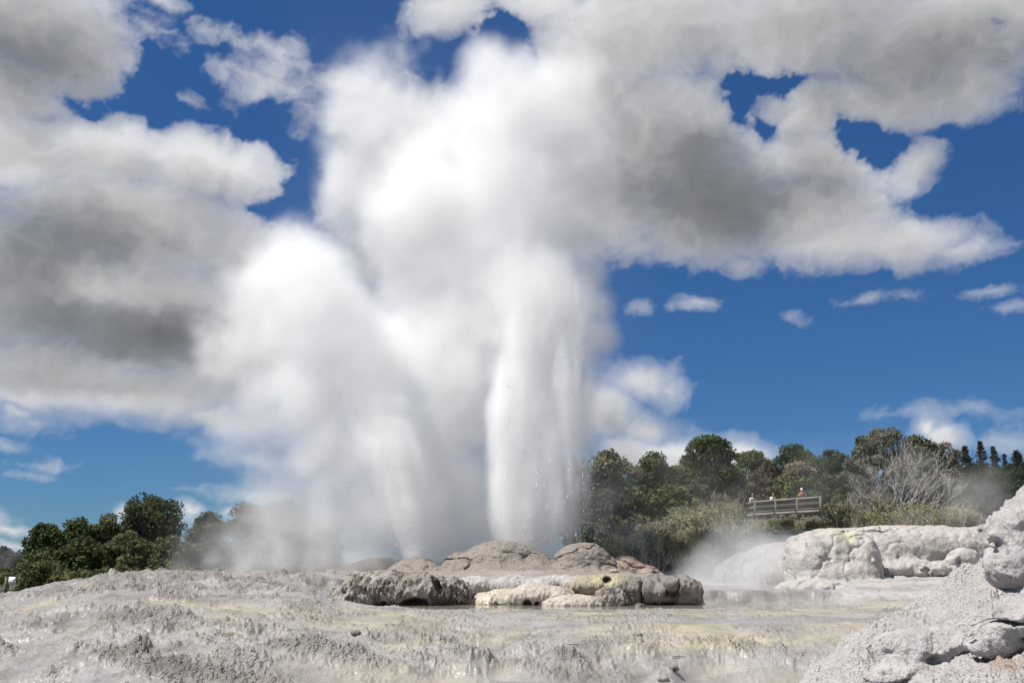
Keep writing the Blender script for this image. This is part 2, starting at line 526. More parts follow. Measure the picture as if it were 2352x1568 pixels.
gaz = axis(-80, 80, -33, 33, .06, 1.0)
grr = np.concatenate([np.exp(np.arange(math.log(3.0), math.log(10), .02)), np.exp(np.arange(math.log(10), math.log(50), .0028)), np.exp(np.arange(math.log(50), math.log(9000), .035))])
A, D = np.meshgrid(np.radians(gaz), grr, indexing='ij')
gx, gy = (np.sin(A) * D).astype(f32), (np.cos(A) * D).astype(f32)
gz, M = ground_fields(gx, gy)
me = mesh_np('ground', np.stack([gx, gy, gz], -1).reshape(-1, 3), grid_faces(len(gaz), len(grr)))
me.polygons.foreach_set('use_smooth', np.ones(len(me.polygons), bool)); me.flip_normals() if me.polygons[0].normal.z < 0 else None
me.update()
# mineral stains: sulphur yellow, dark crust plus shade painted between the bumps, white fresh sinter, wet film
yel = sstep(-.22, .30, fbm(gx * .35, gy * .8, 15.5, 5) + .35 * M['big2'])
band = sstep(15.8, 17.2, gy) * sstep(26.5, 23, gy) * 1.0 + sstep(14.9, 15.6, M['q']) * sstep(17.2, 16, M['q']) * 1.0 + .45 * sstep(15, 14.3, M['q']) + .9 * M['calm']
yel = yel * np.clip(band, 0, 1) * (1 - M['kb']) * (1 - .8 * M['wl'] * (1 - M['calm'])) * (1 - .75 * M['crust'])
yel = np.maximum(yel, .55 * M['wm'] * sstep(.35, .7, fbm(gx * .6, gy * .6, 18.5, 4) + .5) * sstep(33.5, 34.6, gy))
crust_shade = np.clip(.75 * M['rough'] * M['patch'] * (1 - M['kb']) * sstep(.3, -.4, M['pop']) + .5 * M['clod'] * sstep(-.3, .5, fbm(gx * .8, gy * .8, 81.0, 3)) + sstep(.1, .6, fbm(gx * 1.1, gy * .8, 25.5, 5) - .25 * M['rid']) * M['rough'] * (1 - M['kb']) * (1 - M['wm']) + .55 * M['crust'] * M['flat'] * (1 - M['wm']) * sstep(-.1, .5, M['pop'] + .2), 0, 1)
wht = np.clip(M['wm'] * sstep(-.4, .5, fbm(gx * .5, gy * .9, 35.5, 4) + .35) + M['kb'] * (.70 + .30 * sstep(-.4, .4, fbm(gx * .7, gy * .7, 85.0, 3))) + .55 * (1 - M['kb']) * (.5 + .5 * M['rough']) * (1 - .6 * M['patch']) * sstep(.12, .5, M['gul'] + .5 * fbm(gx * .5, gy * .5, 86.0, 3)), 0, 1)
tan = np.clip(sstep(26.5, 30, gy) * (1 - M['wm']) * (1 - sstep(5, 6, gx)) * sstep(-6, -2, gx), 0, 1)
wet = np.clip(.7 * (1 - M['patch']) * (1 - M['kb']) * (1 - M['wm']) + M['flat'] * (1 - M['crust']) * (1 - M['wm']) * sstep(.15, -.15, fbm(gx * .4, gy * .7, 45.5, 3) - .2), 0, 1) * sstep(46, 40, gy)
attr(me, 'stain', np.stack([yel, crust_shade, wht, wet], -1).reshape(-1, 4))
rc = hit(2300, 1520)
rd = np.hypot((gx - rc[0] - .15 * (gz - rc[2])) / .10, (gy - rc[1]) / .5)
attr(me, 'rust', (np.clip(1.25 - rd, 0, 1) * sstep(-.3, .4, fbm(gx * 6, gy * 5, 3.3, 3) + .2)).reshape(-1))
attr(me, 'veg', np.stack([M['hill'], tan, M['rough']], -1).reshape(-1, 3))

t = NT('sinter_ground')
p = t.pos()
st = t.n('ShaderNodeAttribute', attribute_name='stain')
sx = t.n('ShaderNodeSeparateColor'); t.l(st.outputs['Color'], sx.inputs[0])
vg = t.n('ShaderNodeSeparateColor'); t.l(t.attr('veg'), vg.inputs[0])
na = t.noise(1.3, 6, .62, p); nb = t.noise(9, 5, .6, p); nc = t.noise(38, 3, .6, p)
c = t.ramp(na, [(.30, (.105, .096, .091)), (.48, (.200, .188, .180)), (.72, (.330, .315, .304))])
c = t.mix(t.math('MULTIPLY', vg.outputs[1], .8), c, (.235, .195, .162))
c = t.mix(sx.outputs[2], c, t.ramp(nb, [(.3, (.34, .325, .319)), (.7, (.46, .445, .438))]))
c = t.mix(t.math('MULTIPLY', sx.outputs[0], .85), c, t.ramp(na, [(.35, (.35, .325, .175)), (.65, (.44, .38, .265))]))
c = t.mix(t.math('MULTIPLY', sx.outputs[1], .62), c, t.ramp(nb, [(.35, (.09, .08, .074)), (.7, (.19, .172, .155))]))  # dark crust, and the shade painted into hollows of the relief
c = t.mix(t.math('MULTIPLY', t.ramp(nc, [(.45, 0.0), (.75, 1.0)]), .25), c, (.30, .27, .25))
veg = t.ramp(na, [(.3, (.03, .035, .02)), (.6, (.06, .06, .035)), (.8, (.11, .09, .06))])
c = t.mix(t.math('MULTIPLY', t.attr('rust', 'Fac'), .55), c, (.22, .10, .035))
c = t.mix(vg.outputs[0], c, veg)
rough = t.math('SUBTRACT', .62, t.math('MULTIPLY', st.outputs['Alpha'], .40))
rough = t.mix(vg.outputs[0], t.ramp(t.math('MULTIPLY_ADD', nb, .5, t.math('SUBTRACT', rough, .25)), [(.08, .16), (.9, .8)]), (.9, .9, .9))
vo = t.vor(26, p)
h = t.math('ADD', t.math('MULTIPLY', nb, .7), t.math('MULTIPLY', nc, .35))
h = t.math('SUBTRACT', h, t.math('MULTIPLY', t.math('MULTIPLY', vo, .5), vg.outputs[2]))
bs = t.math('SUBTRACT', 1.0, t.math('MULTIPLY', st.outputs['Alpha'], .75))
b = t.n('ShaderNodeBump'); b.inputs['Distance'].default_value = .07
t.l(h, b.inputs['Height']); t.l(t.math('MULTIPLY', bs, 1.0), b.inputs['Strength'])
m_ground = t.done(t.bsdf(c, rough, .5, b.outputs[0]))
ground = tag(obj('ground', me, m_ground), kind='structure')


# ------------------------------------------------------------------ milky hot pools
def pool(name, z, x0, x1, y0, y1, color, rough):
    nx, ny = 60, 60
    X, Y = np.meshgrid(np.linspace(x0, x1, nx), np.linspace(y0, y1, ny), indexing='ij')
    me = mesh_np(name, np.stack([X, Y, np.full_like(X, z)], -1).reshape(-1, 3), grid_faces(nx, ny))
    t = NT(name)
    p = t.pos()
    n = t.noise(.7, 5, .6, p)
    c = t.mix(n, color, tuple(v * .78 for v in color))
    w = t.n('ShaderNodeMapping'); w.inputs['Scale'].default_value = (1, .45, 1); t.l(p, w.inputs[0])
    hb = t.bump(t.noise(7, 4, .6, w.outputs[0]), .12, .03)
    o = obj(name, me, t.done(t.bsdf(c, rough, .5, hb)))
    return tag(o, kind='structure')


pool('pool_water', -1.10, -6.5, 9, 22.2, 27.8, (.24, .22, .18), .10)
pool('lower_pool_water', -1.81, -2.5, 5.5, 8, 14.4, (.29, .262, .21), .18)
pool('back_pool_water', -.815, 4.6, 13, 27.4, 46, (.155, .147, .138), .13)

# ================================================================== rocks grown as signed distance fields


def surface_nets(F, org, h):
    s = F < 0
    nx, ny, nz = F.shape
    cx = np.zeros((nx - 1, ny - 1, nz - 1), np.int8)
    corners = [(i, j, k) for i in (0, 1) for j in (0, 1) for k in (0, 1)]
    sl = lambda c: (slice(c[0], nx - 1 + c[0]), slice(c[1], ny - 1 + c[1]), slice(c[2], nz - 1 + c[2]))
    for c in corners:
        cx += s[sl(c)]
    act = (cx > 0) & (cx < 8)
    idx = np.argwhere(act)
    num = np.full(act.shape, -1, np.int64)
    num[act] = np.arange(len(idx))
    acc = np.zeros((len(idx), 3)); cnt = np.zeros(len(idx))
    fv = [F[sl(c)][act] for c in corners]
    for a in range(8):
        for b in range(a + 1, 8):
            d = np.abs(np.subtract(corners[a], corners[b]))
            if d.sum() != 1: continue
            m = (fv[a] < 0) != (fv[b] < 0)
            if not m.any(): continue
            tt = fv[a][m] / (fv[a][m] - fv[b][m])
            pa, pb = np.array(corners[a], float), np.array(corners[b], float)
            acc[m] += pa + (pb - pa) * tt[:, None]
            cnt[m] += 1
    V = (idx + acc / cnt[:, None]) * h + org
    faces = []
    for ax in range(3):
        o1, o2 = [(1, 2), (2, 0), (0, 1)][ax]
        lo = [slice(1, -1)] * 3; lo[ax] = slice(0, -1)
        hi = [slice(1, -1)] * 3; hi[ax] = slice(1, None)
        a_, b_ = s[tuple(lo)], s[tuple(hi)]
        for flip, m in ((False, a_ & ~b_), (True, ~a_ & b_)):
            e = np.argwhere(m)
            if not len(e): continue
            off = np.ones(3, int); off[ax] = 0
            e = e + off
            q = []
            for d1, d2 in ((0, 0), (-1, 0), (-1, -1), (0, -1)):
                c = e.copy(); c[:, o1] += d1; c[:, o2] += d2
                q.append(num[c[:, 0], c[:, 1], c[:, 2]])
            q = np.stack(q, 1)
            faces.append(q[:, ::-1] if flip else q)
    Fc = np.concatenate(faces)
    return V, Fc[(Fc >= 0).all(1)]


def ell(X, Y, Z, e):
    x, y, z, a, b, c = e[:6]
    rot = e[6] if len(e) > 6 else 0
    dx, dy, dz = X - x, Y - y, Z - z
    if rot:
        ct, s_ = math.cos(rot), math.sin(rot)
        dx, dz = dx * ct + dz * s_, -dx * s_ + dz * ct
    k = np.sqrt((dx / a) ** 2 + (dy / b) ** 2 + (dz / c) ** 2)
    return (k - 1) * min(a, b, c)


def rock_mesh(name, ells, h, carve=(), k=.12, noise=None, floor=None, seed=0, pad=.25):
    E_ = np.array([e[:6] for e in ells])
    lo = (E_[:, :3] - E_[:, 3:6]).min(0) - pad
    hi = (E_[:, :3] + E_[:, 3:6]).max(0) + pad
    if floor is not None: lo[2] = max(lo[2], floor - 3 * h)
    n = np.ceil((hi - lo) / h).astype(int) + 1
    X, Y, Z = np.meshgrid(*[(lo[i] + h * np.arange(n[i])).astype(f32) for i in range(3)], indexing='ij')
    F = None
    for e in ells:
        d = ell(X, Y, Z, e)
        if F is None: F = d
        else:
            hh = np.clip(.5 + .5 * (F - d) / k, 0, 1)
            F = F + (d - F) * hh - k * hh * (1 - hh)
    if noise:
        mk = np.abs(F) < .45
        F[mk] -= noise(X[mk] + seed * 7.7, Y[mk], Z[mk])
    for e in carve:
        d = -ell(X, Y, Z, e)
        hh = np.clip(.5 - .5 * (F - d) / .05, 0, 1)
        F = F + (d - F) * hh + .05 * hh * (1 - hh)
    F[0] = F[-1] = 1; F[:, 0] = F[:, -1] = 1; F[:, :, 0] = F[:, :, -1] = 1
    V, Q = surface_nets(F, lo, h)
    me = mesh_np(name, V, Q)
    smooth(me)
    return me


def n_crust(X, Y, Z):      # knobbly dripping crust
    return (.13 * fbm(X * 1.5, Y * 1.5, Z * 1.1, 3) + .075 * fbm(X * 4, Y * 4, Z * 2.4, 3, .55, kind=1) + .035 * fbm(X * 11, Y * 11, Z * 6, 2, .6, kind=2))


def n_drip(X, Y, Z):       # drapery: long down the face
    return (.09 * fbm(X * 1.6, Y * 1.6, Z * 1.0, 3) + .035 * fbm(X * 7, Y * 7, Z * 2.0, 3, .5, kind=1) + .018 * fbm(X * 16, Y * 16, Z * 7, 2))


def n_block(X, Y, Z):
    c = np.abs(fbm(X * .9 + 5, Y * .9, Z * .35, 3, .5))
    return (.13 * fbm(X * 1.3, Y * 1.3, Z * .9, 3) - .12 * np.exp(-(c / .06) ** 2) + .06 * fbm(X * 5, Y * 5, Z * 1.6, 3, .55, kind=1) + .04 * np.floor(3 * fbm(X * .7, Y * .7, Z * 2.2, 2) + .5) / 3 + .02 * fbm(X * 14, Y * 14, Z * 9, 2))


def n_mound(X, Y, Z):      # smooth rounded geyserite with creases
    c = np.abs(fbm(X * .55, Y * .55, Z * 1.0, 3, .5))
    return (.16 * fbm(X * .8, Y * .8, Z * .9, 3) - .10 * np.exp(-(c / .03) ** 2) + .06 * fbm(X * 1.3, Y * 1.3, Z * 3.4, 3, .5, kind=1) + .030 * fbm(X * 7, Y * 7, Z * 9, 2, .5, kind=2))


def n_soft(X, Y, Z):
    c = np.abs(fbm(X * .9, Y * .9, Z * .9, 3, .5))
    return .12 * fbm(X * 1.1, Y * 1.1, Z * 1.1, 3) - .05 * np.exp(-(c / .05) ** 2) + .022 * fbm(X * 4, Y * 4, Z * 4, 3, .5, kind=2) + .014 * fbm(X * 13, Y * 13, Z * 13, 2, .6)


def n_boulder(X, Y, Z):
    c = np.abs(fbm(X * .8 + .4 * Z, Y * .8, Z * 1.5 - .3 * X, 3, .5))
    return (.14 * fbm(X * 1.5, Y * 1.5, Z * 1.5, 3) - .12 * np.exp(-(c / .05) ** 2) + .05 * fbm(X * 3.6, Y * 3.6, Z * 2.6, 3, .55, kind=2) + .022 * fbm(X * 13, Y * 13, Z * 10, 3, .6, kind=2))


def sinter_mat(name, lo, hi, stain, stain_amt, bumps=30, bdist=.03, rough=.6, streak=1.0, spec=.4, patch=None, edge=(.42, .62)):
    t = NT(name)
    p = t.pos()
    mp = t.n('ShaderNodeMapping'); mp.inputs['Scale'].default_value = (1, 1, .35 if streak else 1); t.l(p, mp.inputs[0])
    na, nb, nc = t.noise(1.6, 5, .6, p), t.noise(4.5, 5, .62, mp.outputs[0]), t.noise(bumps * .8, 3, .6, mp.outputs[0])
    c = t.ramp(na, [(.3, lo), (.68, hi)])
    m = t.math('MULTIPLY', t.ramp(nb, [(edge[0], 0.0), (edge[1], 1.0)]), stain_amt)
    c = t.mix(m, c, stain)
    c = t.mix(t.math('MULTIPLY', nc, .30), c, tuple(v * .55 for v in lo))
    if patch:
        (cx, cy, cz, r), pc = patch
        d = t.n('ShaderNodeVectorMath', operation='DISTANCE'); t.l(p, d.inputs[0]); d.inputs[1].default_value = (cx, cy, cz)
        f = t.math('ADD', d.outputs['Value'], t.math('MULTIPLY_ADD', nb, .7 * r, -.35 * r))
        c = t.mix(t.ramp(t.math('DIVIDE', f, r), [(.35, 1.0), (1.0, 0.0)]), c, pc)
    wd = t.n('ShaderNodeVectorMath', operation='MULTIPLY_ADD'); t.l(t.noise(bumps * .45, 3, .6, p, out=1), wd.inputs[0]); wd.inputs[1].default_value = (2.2 / bumps,) * 3; t.l(p, wd.inputs[2])
    vo = t.vor(bumps, wd.outputs[0], 'SMOOTH_F1')
    nd = t.noise(bumps * 2.2, 3, .65, p)
    h = t.math('SUBTRACT', t.math('ADD', t.math('MULTIPLY', nc, 1.1), t.math('MULTIPLY', nd, .5)), t.math('MULTIPLY', vo, .55))
    b = t.bump(h, .9, bdist)
    rr = t.math('MULTIPLY_ADD', nb, .5, rough - .25)
    return t.done(t.bsdf(c, rr, spec, b))


def rock(name, label, cat, ells, h, mat, group=None, **kw):
    me = rock_mesh(name, ells, h, **kw)
    # origin at the base centre
    co = np.empty(len(me.vertices) * 3, f32); me.vertices.foreach_get('co', co); co = co.reshape(-1, 3)
    b = np.array([co[:, 0].mean(), co[:, 1].mean(), co[:, 2].min()], f32)
    me.vertices.foreach_set('co', (co - b).ravel()); me.update()
    return tag(obj(name, me, mat, loc=b.tolist()), label, cat, group)


m_dark = sinter_mat('dark_crusted_sinter', (.21, .18, .155), (.42, .385, .355), (.065, .048, .036), .92, edge=(.49, .58))
m_tan = sinter_mat('tan_geyserite', (.198, .172, .148), (.275, .238, .205), (.155, .138, .122), .5, bumps=9, bdist=.06, streak=0)
m_pink = sinter_mat('pinkish_geyserite', (0.288, 0.216, 0.172), (0.352, 0.264, 0.216), (0.224, 0.168, 0.140), .4, bumps=9, bdist=.05, streak=0)
m_paletan = sinter_mat('pale_tan_sinter', (0.400, 0.352, 0.296), (0.464, 0.424, 0.376), (0.336, 0.288, 0.240), .45, bumps=14, bdist=.03)
m_white = sinter_mat('frosted_white_sinter', (0.391, 0.365, 0.348), (0.510, 0.493, 0.476), (0.204, 0.178, 0.162), .45)
m_cream = sinter_mat('cream_flowstone', (0.416, 0.376, 0.288), (0.496, 0.456, 0.368), (0.384, 0.288, 0.184), .35, bumps=14, bdist=.015, rough=.35)
m_pale = sinter_mat('pale_smooth_sinter', (.38, .35, .322), (.47, .445, .42), (.31, .28, .25), .4, bumps=12, bdist=.03, streak=0)
m_grey = sinter_mat('grey_sinter', (0.160, 0.152, 0.148), (0.232, 0.224, 0.216), (0.120, 0.112, 0.108), .4, bumps=10, bdist=.04)
m_bould = sinter_mat('weathered_sinter', (.37, .352, .345), (.50, .482, .475), (.20, .18, .17), .38, bumps=30, bdist=.03, rough=.7)
m_yellow = sinter_mat('sulphur_stained_sinter', (0.320, 0.288, 0.216), (0.400, 0.364, 0.276), (0.240, 0.208, 0.152), .35, patch=((2.5, 25.35, -.42, .55), (.42, .40, .21)))

rock('rock_outcrop', 'dark crusted outcrop with a small black cave at the pool edge', 'rock',
     [(-2.9, 25.9, -.8, 1.6, 1.0, .46), (-4.0, 25.8, -.9, .72, .8, .45), (-4.45, 25.3, -1.1, .42, .4, .22), (-1.75, 26.0, -.92, .6, .7, .42), (-2.45, 25.25, -.72, .66, .45, .40), (-3.5, 25.6, -.55, .8, .6, .26)],
     .026, m_dark, carve=[(-2.52, 24.75, -1.08, .34, .6, .19), (-3.35, 24.85, -1.1, .10, .4, .12), (-1.95, 25.05, -.62, .10, .3, .3, .5)], noise=n_crust, floor=-1.35)
rock('rock_ledge', 'frosted white ledge of lumps running along the upper plate', 'rock',
     [(-.95, 27.4, -.72, .62, .5, .30), (.15, 27.2, -.68, .70, .5, .30), (1.15, 27.0, -.66, .66, .45, .28), (1.95, 26.8, -.66, .5, .45, .26)],
     .028, m_white, noise=n_drip, floor=-1.3, seed=2)
rock('flowstone', 'smooth cream flowstone sloping into the pool', 'rock',
     [(-.45, 26.2, -1.1, .85, .8, .30), (-.1, 26.5, -1.0, .7, .6, .30)], .028, m_cream, noise=n_soft, floor=-1.3, seed=3)
rock('rock_lobe', 'pale tan lobe with a little dripstone cave at its foot', 'rock',
     [(.62, 25.6, -.92, .66, .6, .36), (1.15, 25.5, -.95, .5, .5, .30)], .024, m_paletan,
     carve=[(.40, 24.95, -1.1, .13, .5, .15), (.66, 24.95, -1.12, .09, .4, .12)], noise=n_drip, floor=-1.3, seed=4)
rock('rock_lobe', 'low rounded tan lobe lying in the water in front of the yellow vent', 'rock',
     [(1.55, 24.95, -1.12, .78, .45, .27), (2.0, 25.1, -1.08, .4, .4, .2)], .024, m_paletan, noise=n_drip, floor=-1.3, seed=5)
rock('rock_lump', 'dark knobbly lump below the yellow vent', 'rock',
     [(2.55, 25.0, -.98, .42, .36, .30), (2.2, 25.0, -1.1, .3, .3, .2)], .022, m_dark, noise=n_crust, floor=-1.3, seed=6)
rock('vent_rock', 'sulphur yellow rock with a dark steam vent hole', 'rock',
     [(2.2, 26.0, -.66, .75, .6, .30), (2.85, 26.1, -.62, .5, .6, .30)], .024, m_yellow,
     carve=[(2.56, 25.45, -.47, .13, .6, .10)], noise=n_drip, floor=-1.3, seed=7)
rock('rock_block', 'broad grey tan block at the right end of the middle ledge', 'rock',
     [(3.6, 25.9, -.80, .95, .85, .46), (4.45, 26.0, -.84, .68, .85, .46), (3.1, 25.8, -.8, .5, .6, .42), (3.9, 25.7, -.62, 1.0, .75, .24)], .026,
     sinter_mat('grey_tan_sinter', (0.200, 0.174, 0.152), (0.296, 0.268, 0.244), (0.136, 0.116, 0.100), .65), noise=n_block, floor=-1.35, seed=8)
rock('geyser_mound', 'large tan geyserite mound left of the tall jet with a dark crease', 'geyser mound',
     [(-.55, 40.6, -.45, 2.0, 1.7, 1.30), (-1.9, 40.3, -.6, 1.3, 1.4, 1.0), (.85, 40.4, -.6, 1.15, 1.3, 1.02), (-.3, 39.6, -.78, 3.5, 1.6, .74)], .042, m_tan, noise=n_mound, k=.25, floor=-.9, seed=9)
rock('geyser_mound', 'rounded tan geyserite mound under the right edge of the tall jet', 'geyser mound',
     [(2.95, 40.3, -.5, 1.35, 1.4, 1.30), (3.85, 40.4, -.75, .95, 1.1, .92), (2.2, 40.0, -.75, .9, 1.0, .75), (2.4, 39.6, -.82, 2.9, 1.5, .66)], .042, m_tan, noise=n_mound, k=.25, floor=-.9, seed=11)
rock('geyser_mound', 'low grey brown mound at the foot of the leaning jet', 'geyser mound',
     [(-4.0, 39.6, -.75, 1.25, 1.2, .92), (-3.2, 39.2, -.78, 2.4, 1.3, .60)], .042, m_tan, noise=n_soft, k=.25, floor=-.9, seed=12)
rock('geyser_mound', 'low pink mound beside the scrub right of the geyser mounds', 'geyser mound',
     [(4.9, 41.6, -.6, .85, 1.0, .85), (5.8, 41.4, -.75, .75, .9, .55)], .042, m_pink, noise=n_mound, k=.2, floor=-.9, seed=13)
rock('geyser_mound', 'pale flat mound half lost in steam left of the leaning jet', 'geyser mound',
     [(-6.2, 44.3, -.75, 1.8, 1.4, .95), (-7.6, 44.5, -.9, 1.6, 1.4, .7)], .055, m_pink, noise=n_soft, k=.25, floor=-1.1, seed=14)
rock('sinter_hump', 'pale steep sided hump with yellow streaks behind the steaming pool', 'rock',
     [(9.85, 31.5, -.25, .85, .95, 1.18), (10.7, 31.6, -.15, .9, .95, 1.18), (11.5, 31.6, -.15, .78, .95, 1.20), (10.7, 31.1, -.55, 1.5, .8, .6), (10.0, 30.5, -.85, 1.6, .9, .32), (11.6, 30.7, -.8, 1.2, .8, .3)], .036,
     sinter_mat('pale_hump_sinter', (.37, .342, .315), (.46, .435, .41), (.31, .28, .25), .4, bumps=12, bdist=.03, streak=0, patch=((11.0, 31.3, 1.05, .6), (.45, .43, .29))), noise=n_soft, floor=-1.1, seed=15)
rock('sinter_terrace', 'long low tan terrace front with a white foot running right from the pale hump', 'rock',
     [(12.6, 33.0, .15, 1.3, .9, .85), (14.1, 33.9, .35, 1.5, .9, .80), (15.9, 34.2, .45, 1.5, 1.0, .82), (17.6, 34.5, .5, 1.5, 1.0, .85), (13.6, 32.4, -.3, 1.6, .9, .4)], .04, m_pale, noise=n_soft, k=.35, floor=-.9, seed=24)
rock('sinter_hump', 'grey rounded hump veiled by steam below the scrub', 'rock',
     [(9.6, 37.6, -.7, 1.6, 1.5, 1.05), (10.7, 38.0, -.55, 1.6, 1.5, 1.30), (12.0, 38.4, -.4, 1.4, 1.4, 1.35)], .045, m_grey, noise=n_block, floor=-1.1, seed=16)
rock('rock_lump', 'tan curled knob on the white shelf near the boulder', 'rock',
     [(15.5, 32.7, .15, .55, .45, .36), (15.05, 32.5, .0, .3, .35, .28)], .03, m_pale, carve=[(15.2, 32.1, .02, .13, .3, .14)], noise=n_soft, seed=17)
rock('rock_slab', 'flat tan slab on the rim of the white shelf', 'rock',
     [(14.6, 35.2, 1.12, 1.7, .8, .20), (15.9, 35.0, 1.08, .9, .6, .22), (13.2, 35.1, 1.12, .8, .6, .14)], .036, m_pale, noise=n_soft, seed=18)
rock('boulder', 'big rugged pale boulder at the right edge on top of the bank', 'rock',
     [(7.55, 12.5, .30, 1.25, 1.0, .72), (6.62, 12.25, .12, .48, .6, .58), (6.42, 12.1, -.08, .40, .5, .34), (7.75, 12.4, .78, .85, .8, .48), (7.0, 12.3, .55, .45, .6, .34)],
     .018, m_bould, carve=[(6.95, 11.62, .18, .45, .16, .06, .5), (7.3, 11.5, .0, .5, .2, .07, .2), (6.75, 11.7, -.18, .3, .15, .06)], noise=n_boulder, seed=19, k=.08)
rock('boulder', 'bumpy grey mound with dark pits at the foot of the bank', 'rock',
     [(4.75, 11.25, -1.14, .66, .6, .42), (5.08, 11.0, -1.08, .40, .42, .42), (4.35, 11.0, -1.4, .5, .5, .34)],
     .014, m_bould, carve=[(5.0, 10.6, -1.0, .07, .18, .06), (4.62, 10.55, -1.05, .16, .2, .05), (5.12, 10.6, -1.25, .07, .2, .1)], noise=n_boulder, seed=21, k=.06)
rock('boulder', 'low wet lump in front of the bumpy grey mound', 'rock',
     [(3.95, 10.6, -1.62, .55, .5, .32), (3.5, 10.8, -1.8, .4, .4, .2)], .014, m_bould, noise=n_boulder, seed=22, k=.06)
rock('boulder', 'overhanging rock lip above the rusty seep', 'rock',
     [(5.42, 9.9, -.62, .48, .42, .30), (5.1, 10.1, -.78, .3, .3, .22)], .013, m_bould, carve=[(5.25, 9.48, -.86, .30, .30, .09)], noise=n_boulder, seed=23, k=.06)

# loose stones on the flats
for lab, px, py, Y, r, m in [
        ('small dark stone alone in the shallow water below the block', 1468, 1393, 24.3, .11, m_dark),
        ('dark stone on the yellow flat', 1464, 1459, 16.6, .07, m_dark),
        ('dark wet stone by the front pool', 1546, 1537, 14.2, .07, m_dark),
        ('pale pebble in the front pool', 1523, 1561, 13.9, .07, m_white),
        ('reddish dark flat stone on the smooth flat left of centre', 816, 1455, 16.4, .065, m_dark),
        ('small pale stone on the ledge right of the yellow vent', 1410, 1314, 27.3, .13, m_paletan)]:
    q = hit(px, py) if Y < 20 or Y > 26 else P(px, py, Y)
    z = q[2] if Y < 20 or Y > 26 else -1.12
    rock('stone', lab, 'stone', [(q[0], q[1], z + r * .35, r * 1.2, r, r * .75), (q[0] + r * .6, q[1], z + r * .2, r * .7, r * .7, r * .5)], r * .12, m, noise=lambda X, Y, Z, r=r: r * .25 * fbm(X * 4 / r * .3, Y * 4 / r * .3, Z * 4 / r * .3, 3), pad=r * .5, k=r * .3)

# ================================================================== vegetation


def leaf_quads(rng, C, N, size, asp=.6, jit=.9):
    """leaf sprays: a folded quad at each centre C, facing roughly along N"""
    n = len(C)
    N = N + rng.normal(size=(n, 3)) * jit
    N /= np.linalg.norm(N, axis=1)[:, None] + 1e-9
    U = np.cross(N, rng.normal(size=(n, 3))); U /= np.linalg.norm(U, axis=1)[:, None] + 1e-9
    W = np.cross(N, U)
    s = (size * rng.uniform(.6, 1.35, n))[:, None]
    a, b = U * s * .5, W * s * .5 * asp
    dip = N * s * .18
    V = np.stack([C - a, C - b - dip, C + a, C + b - dip], 1).reshape(-1, 3)
    return V, np.arange(4 * n).reshape(-1, 4)


def sphere_pts(rng, n):
    v = rng.normal(size=(n, 3))
    return v / np.linalg.norm(v, axis=1)[:, None]


def crown(name, seed, lobes, nclump, nleaf, leaf, clump=(.5, .9), asp=.6, droop=.0, hollow=.35, jit=.9):
    """lobes: ellipsoids (x, y, z, a, b, c); clumps of leaves sit over their surfaces"""
    rng = np.random.default_rng(seed)
    L = np.array(lobes, float)
    area = (L[:, 3] * L[:, 4] * L[:, 5]) ** (2 / 3)
    pick = rng.choice(len(L), nclump, p=area / area.sum())
    d = sphere_pts(rng, nclump)
    d[:, 2] = np.where(d[:, 2] < -.45, -d[:, 2], d[:, 2])
    rad = rng.uniform(.80, 1.02, nclump)
    inner = rng.random(nclump) < .22
    rad[inner] *= rng.uniform(.4, .8, inner.sum())
    cc = L[pick, :3] + d * L[pick, 3:6] * rad[:, None]
    cr = rng.uniform(clump[0], clump[1], nclump)
    tone = np.clip(rng.normal(.5, .22, nclump), 0, 1)
    k = nleaf // nclump
    q = sphere_pts(rng, nclump * k)
    q[:, 2] *= .75
    r_ = rng.uniform(hollow, 1.0, nclump * k) ** .6
    C = np.repeat(cc, k, 0) + q * (np.repeat(cr, k) * r_)[:, None]
    N = q + np.array([0, 0, .55])
    V, F = leaf_quads(rng, C, N, leaf, asp, jit)
    me = mesh_np(name, V, F)
    tn = np.repeat(np.clip(np.repeat(tone, k) + rng.normal(0, .12, nclump * k), 0, 1), 4)
    attr(me, 'tone', tn)
    return me


def leaf_mat(name, c0, c1, c2, rough=.55, trans=.22):
    t = NT(name)
    f = t.attr('tone', 'Fac')
    c = t.ramp(f, [(.15, c0), (.5, c1), (.85, c2)])
    b = t.bsdf(c, .75, .12)
    d = t.n('ShaderNodeBsdfTranslucent'); t.l(c, d.inputs[0])
    m = t.n('ShaderNodeMixShader'); m.inputs[0].default_value = trans
    t.l(b.outputs[0], m.inputs[1]); t.l(d.outputs[0], m.inputs[2])
    return t.done(m)


def tubes(name, paths, sides=5):
    """paths: list of (points (n,3), radii (n,))"""
    VV, FF, o = [], [], 0
    for pts, rad in paths:
        pts = np.asarray(pts, float); n = len(pts)
        tg = np.gradient(pts, axis=0); tg /= np.linalg.norm(tg, axis=1)[:, None] + 1e-9
        ref = np.array([.31, .77, .2]) if abs(tg[0][1]) < .9 else np.array([1., 0, 0])
        u = np.cross(tg, ref); u /= np.linalg.norm(u, axis=1)[:, None] + 1e-9
        w = np.cross(tg, u)
        an = np.arange(sides) * 2 * math.pi / sides
        ring = pts[:, None] + (u[:, None] * np.cos(an)[None, :, None] + w[:, None] * np.sin(an)[None, :, None]) * np.asarray(rad)[:, None, None]
        VV.append(ring.reshape(-1, 3))
        i = (np.arange(n - 1)[:, None] * sides + np.arange(sides)[None, :])
        j = (np.arange(n - 1)[:, None] * sides + (np.arange(sides)[None, :] + 1) % sides)
        FF.append(np.stack([i, j, j + sides, i + sides], -1).reshape(-1, 4) + o)
        o += n * sides
    me = mesh_np(name, np.concatenate(VV), np.concatenate(FF))
    smooth(me)
    return me


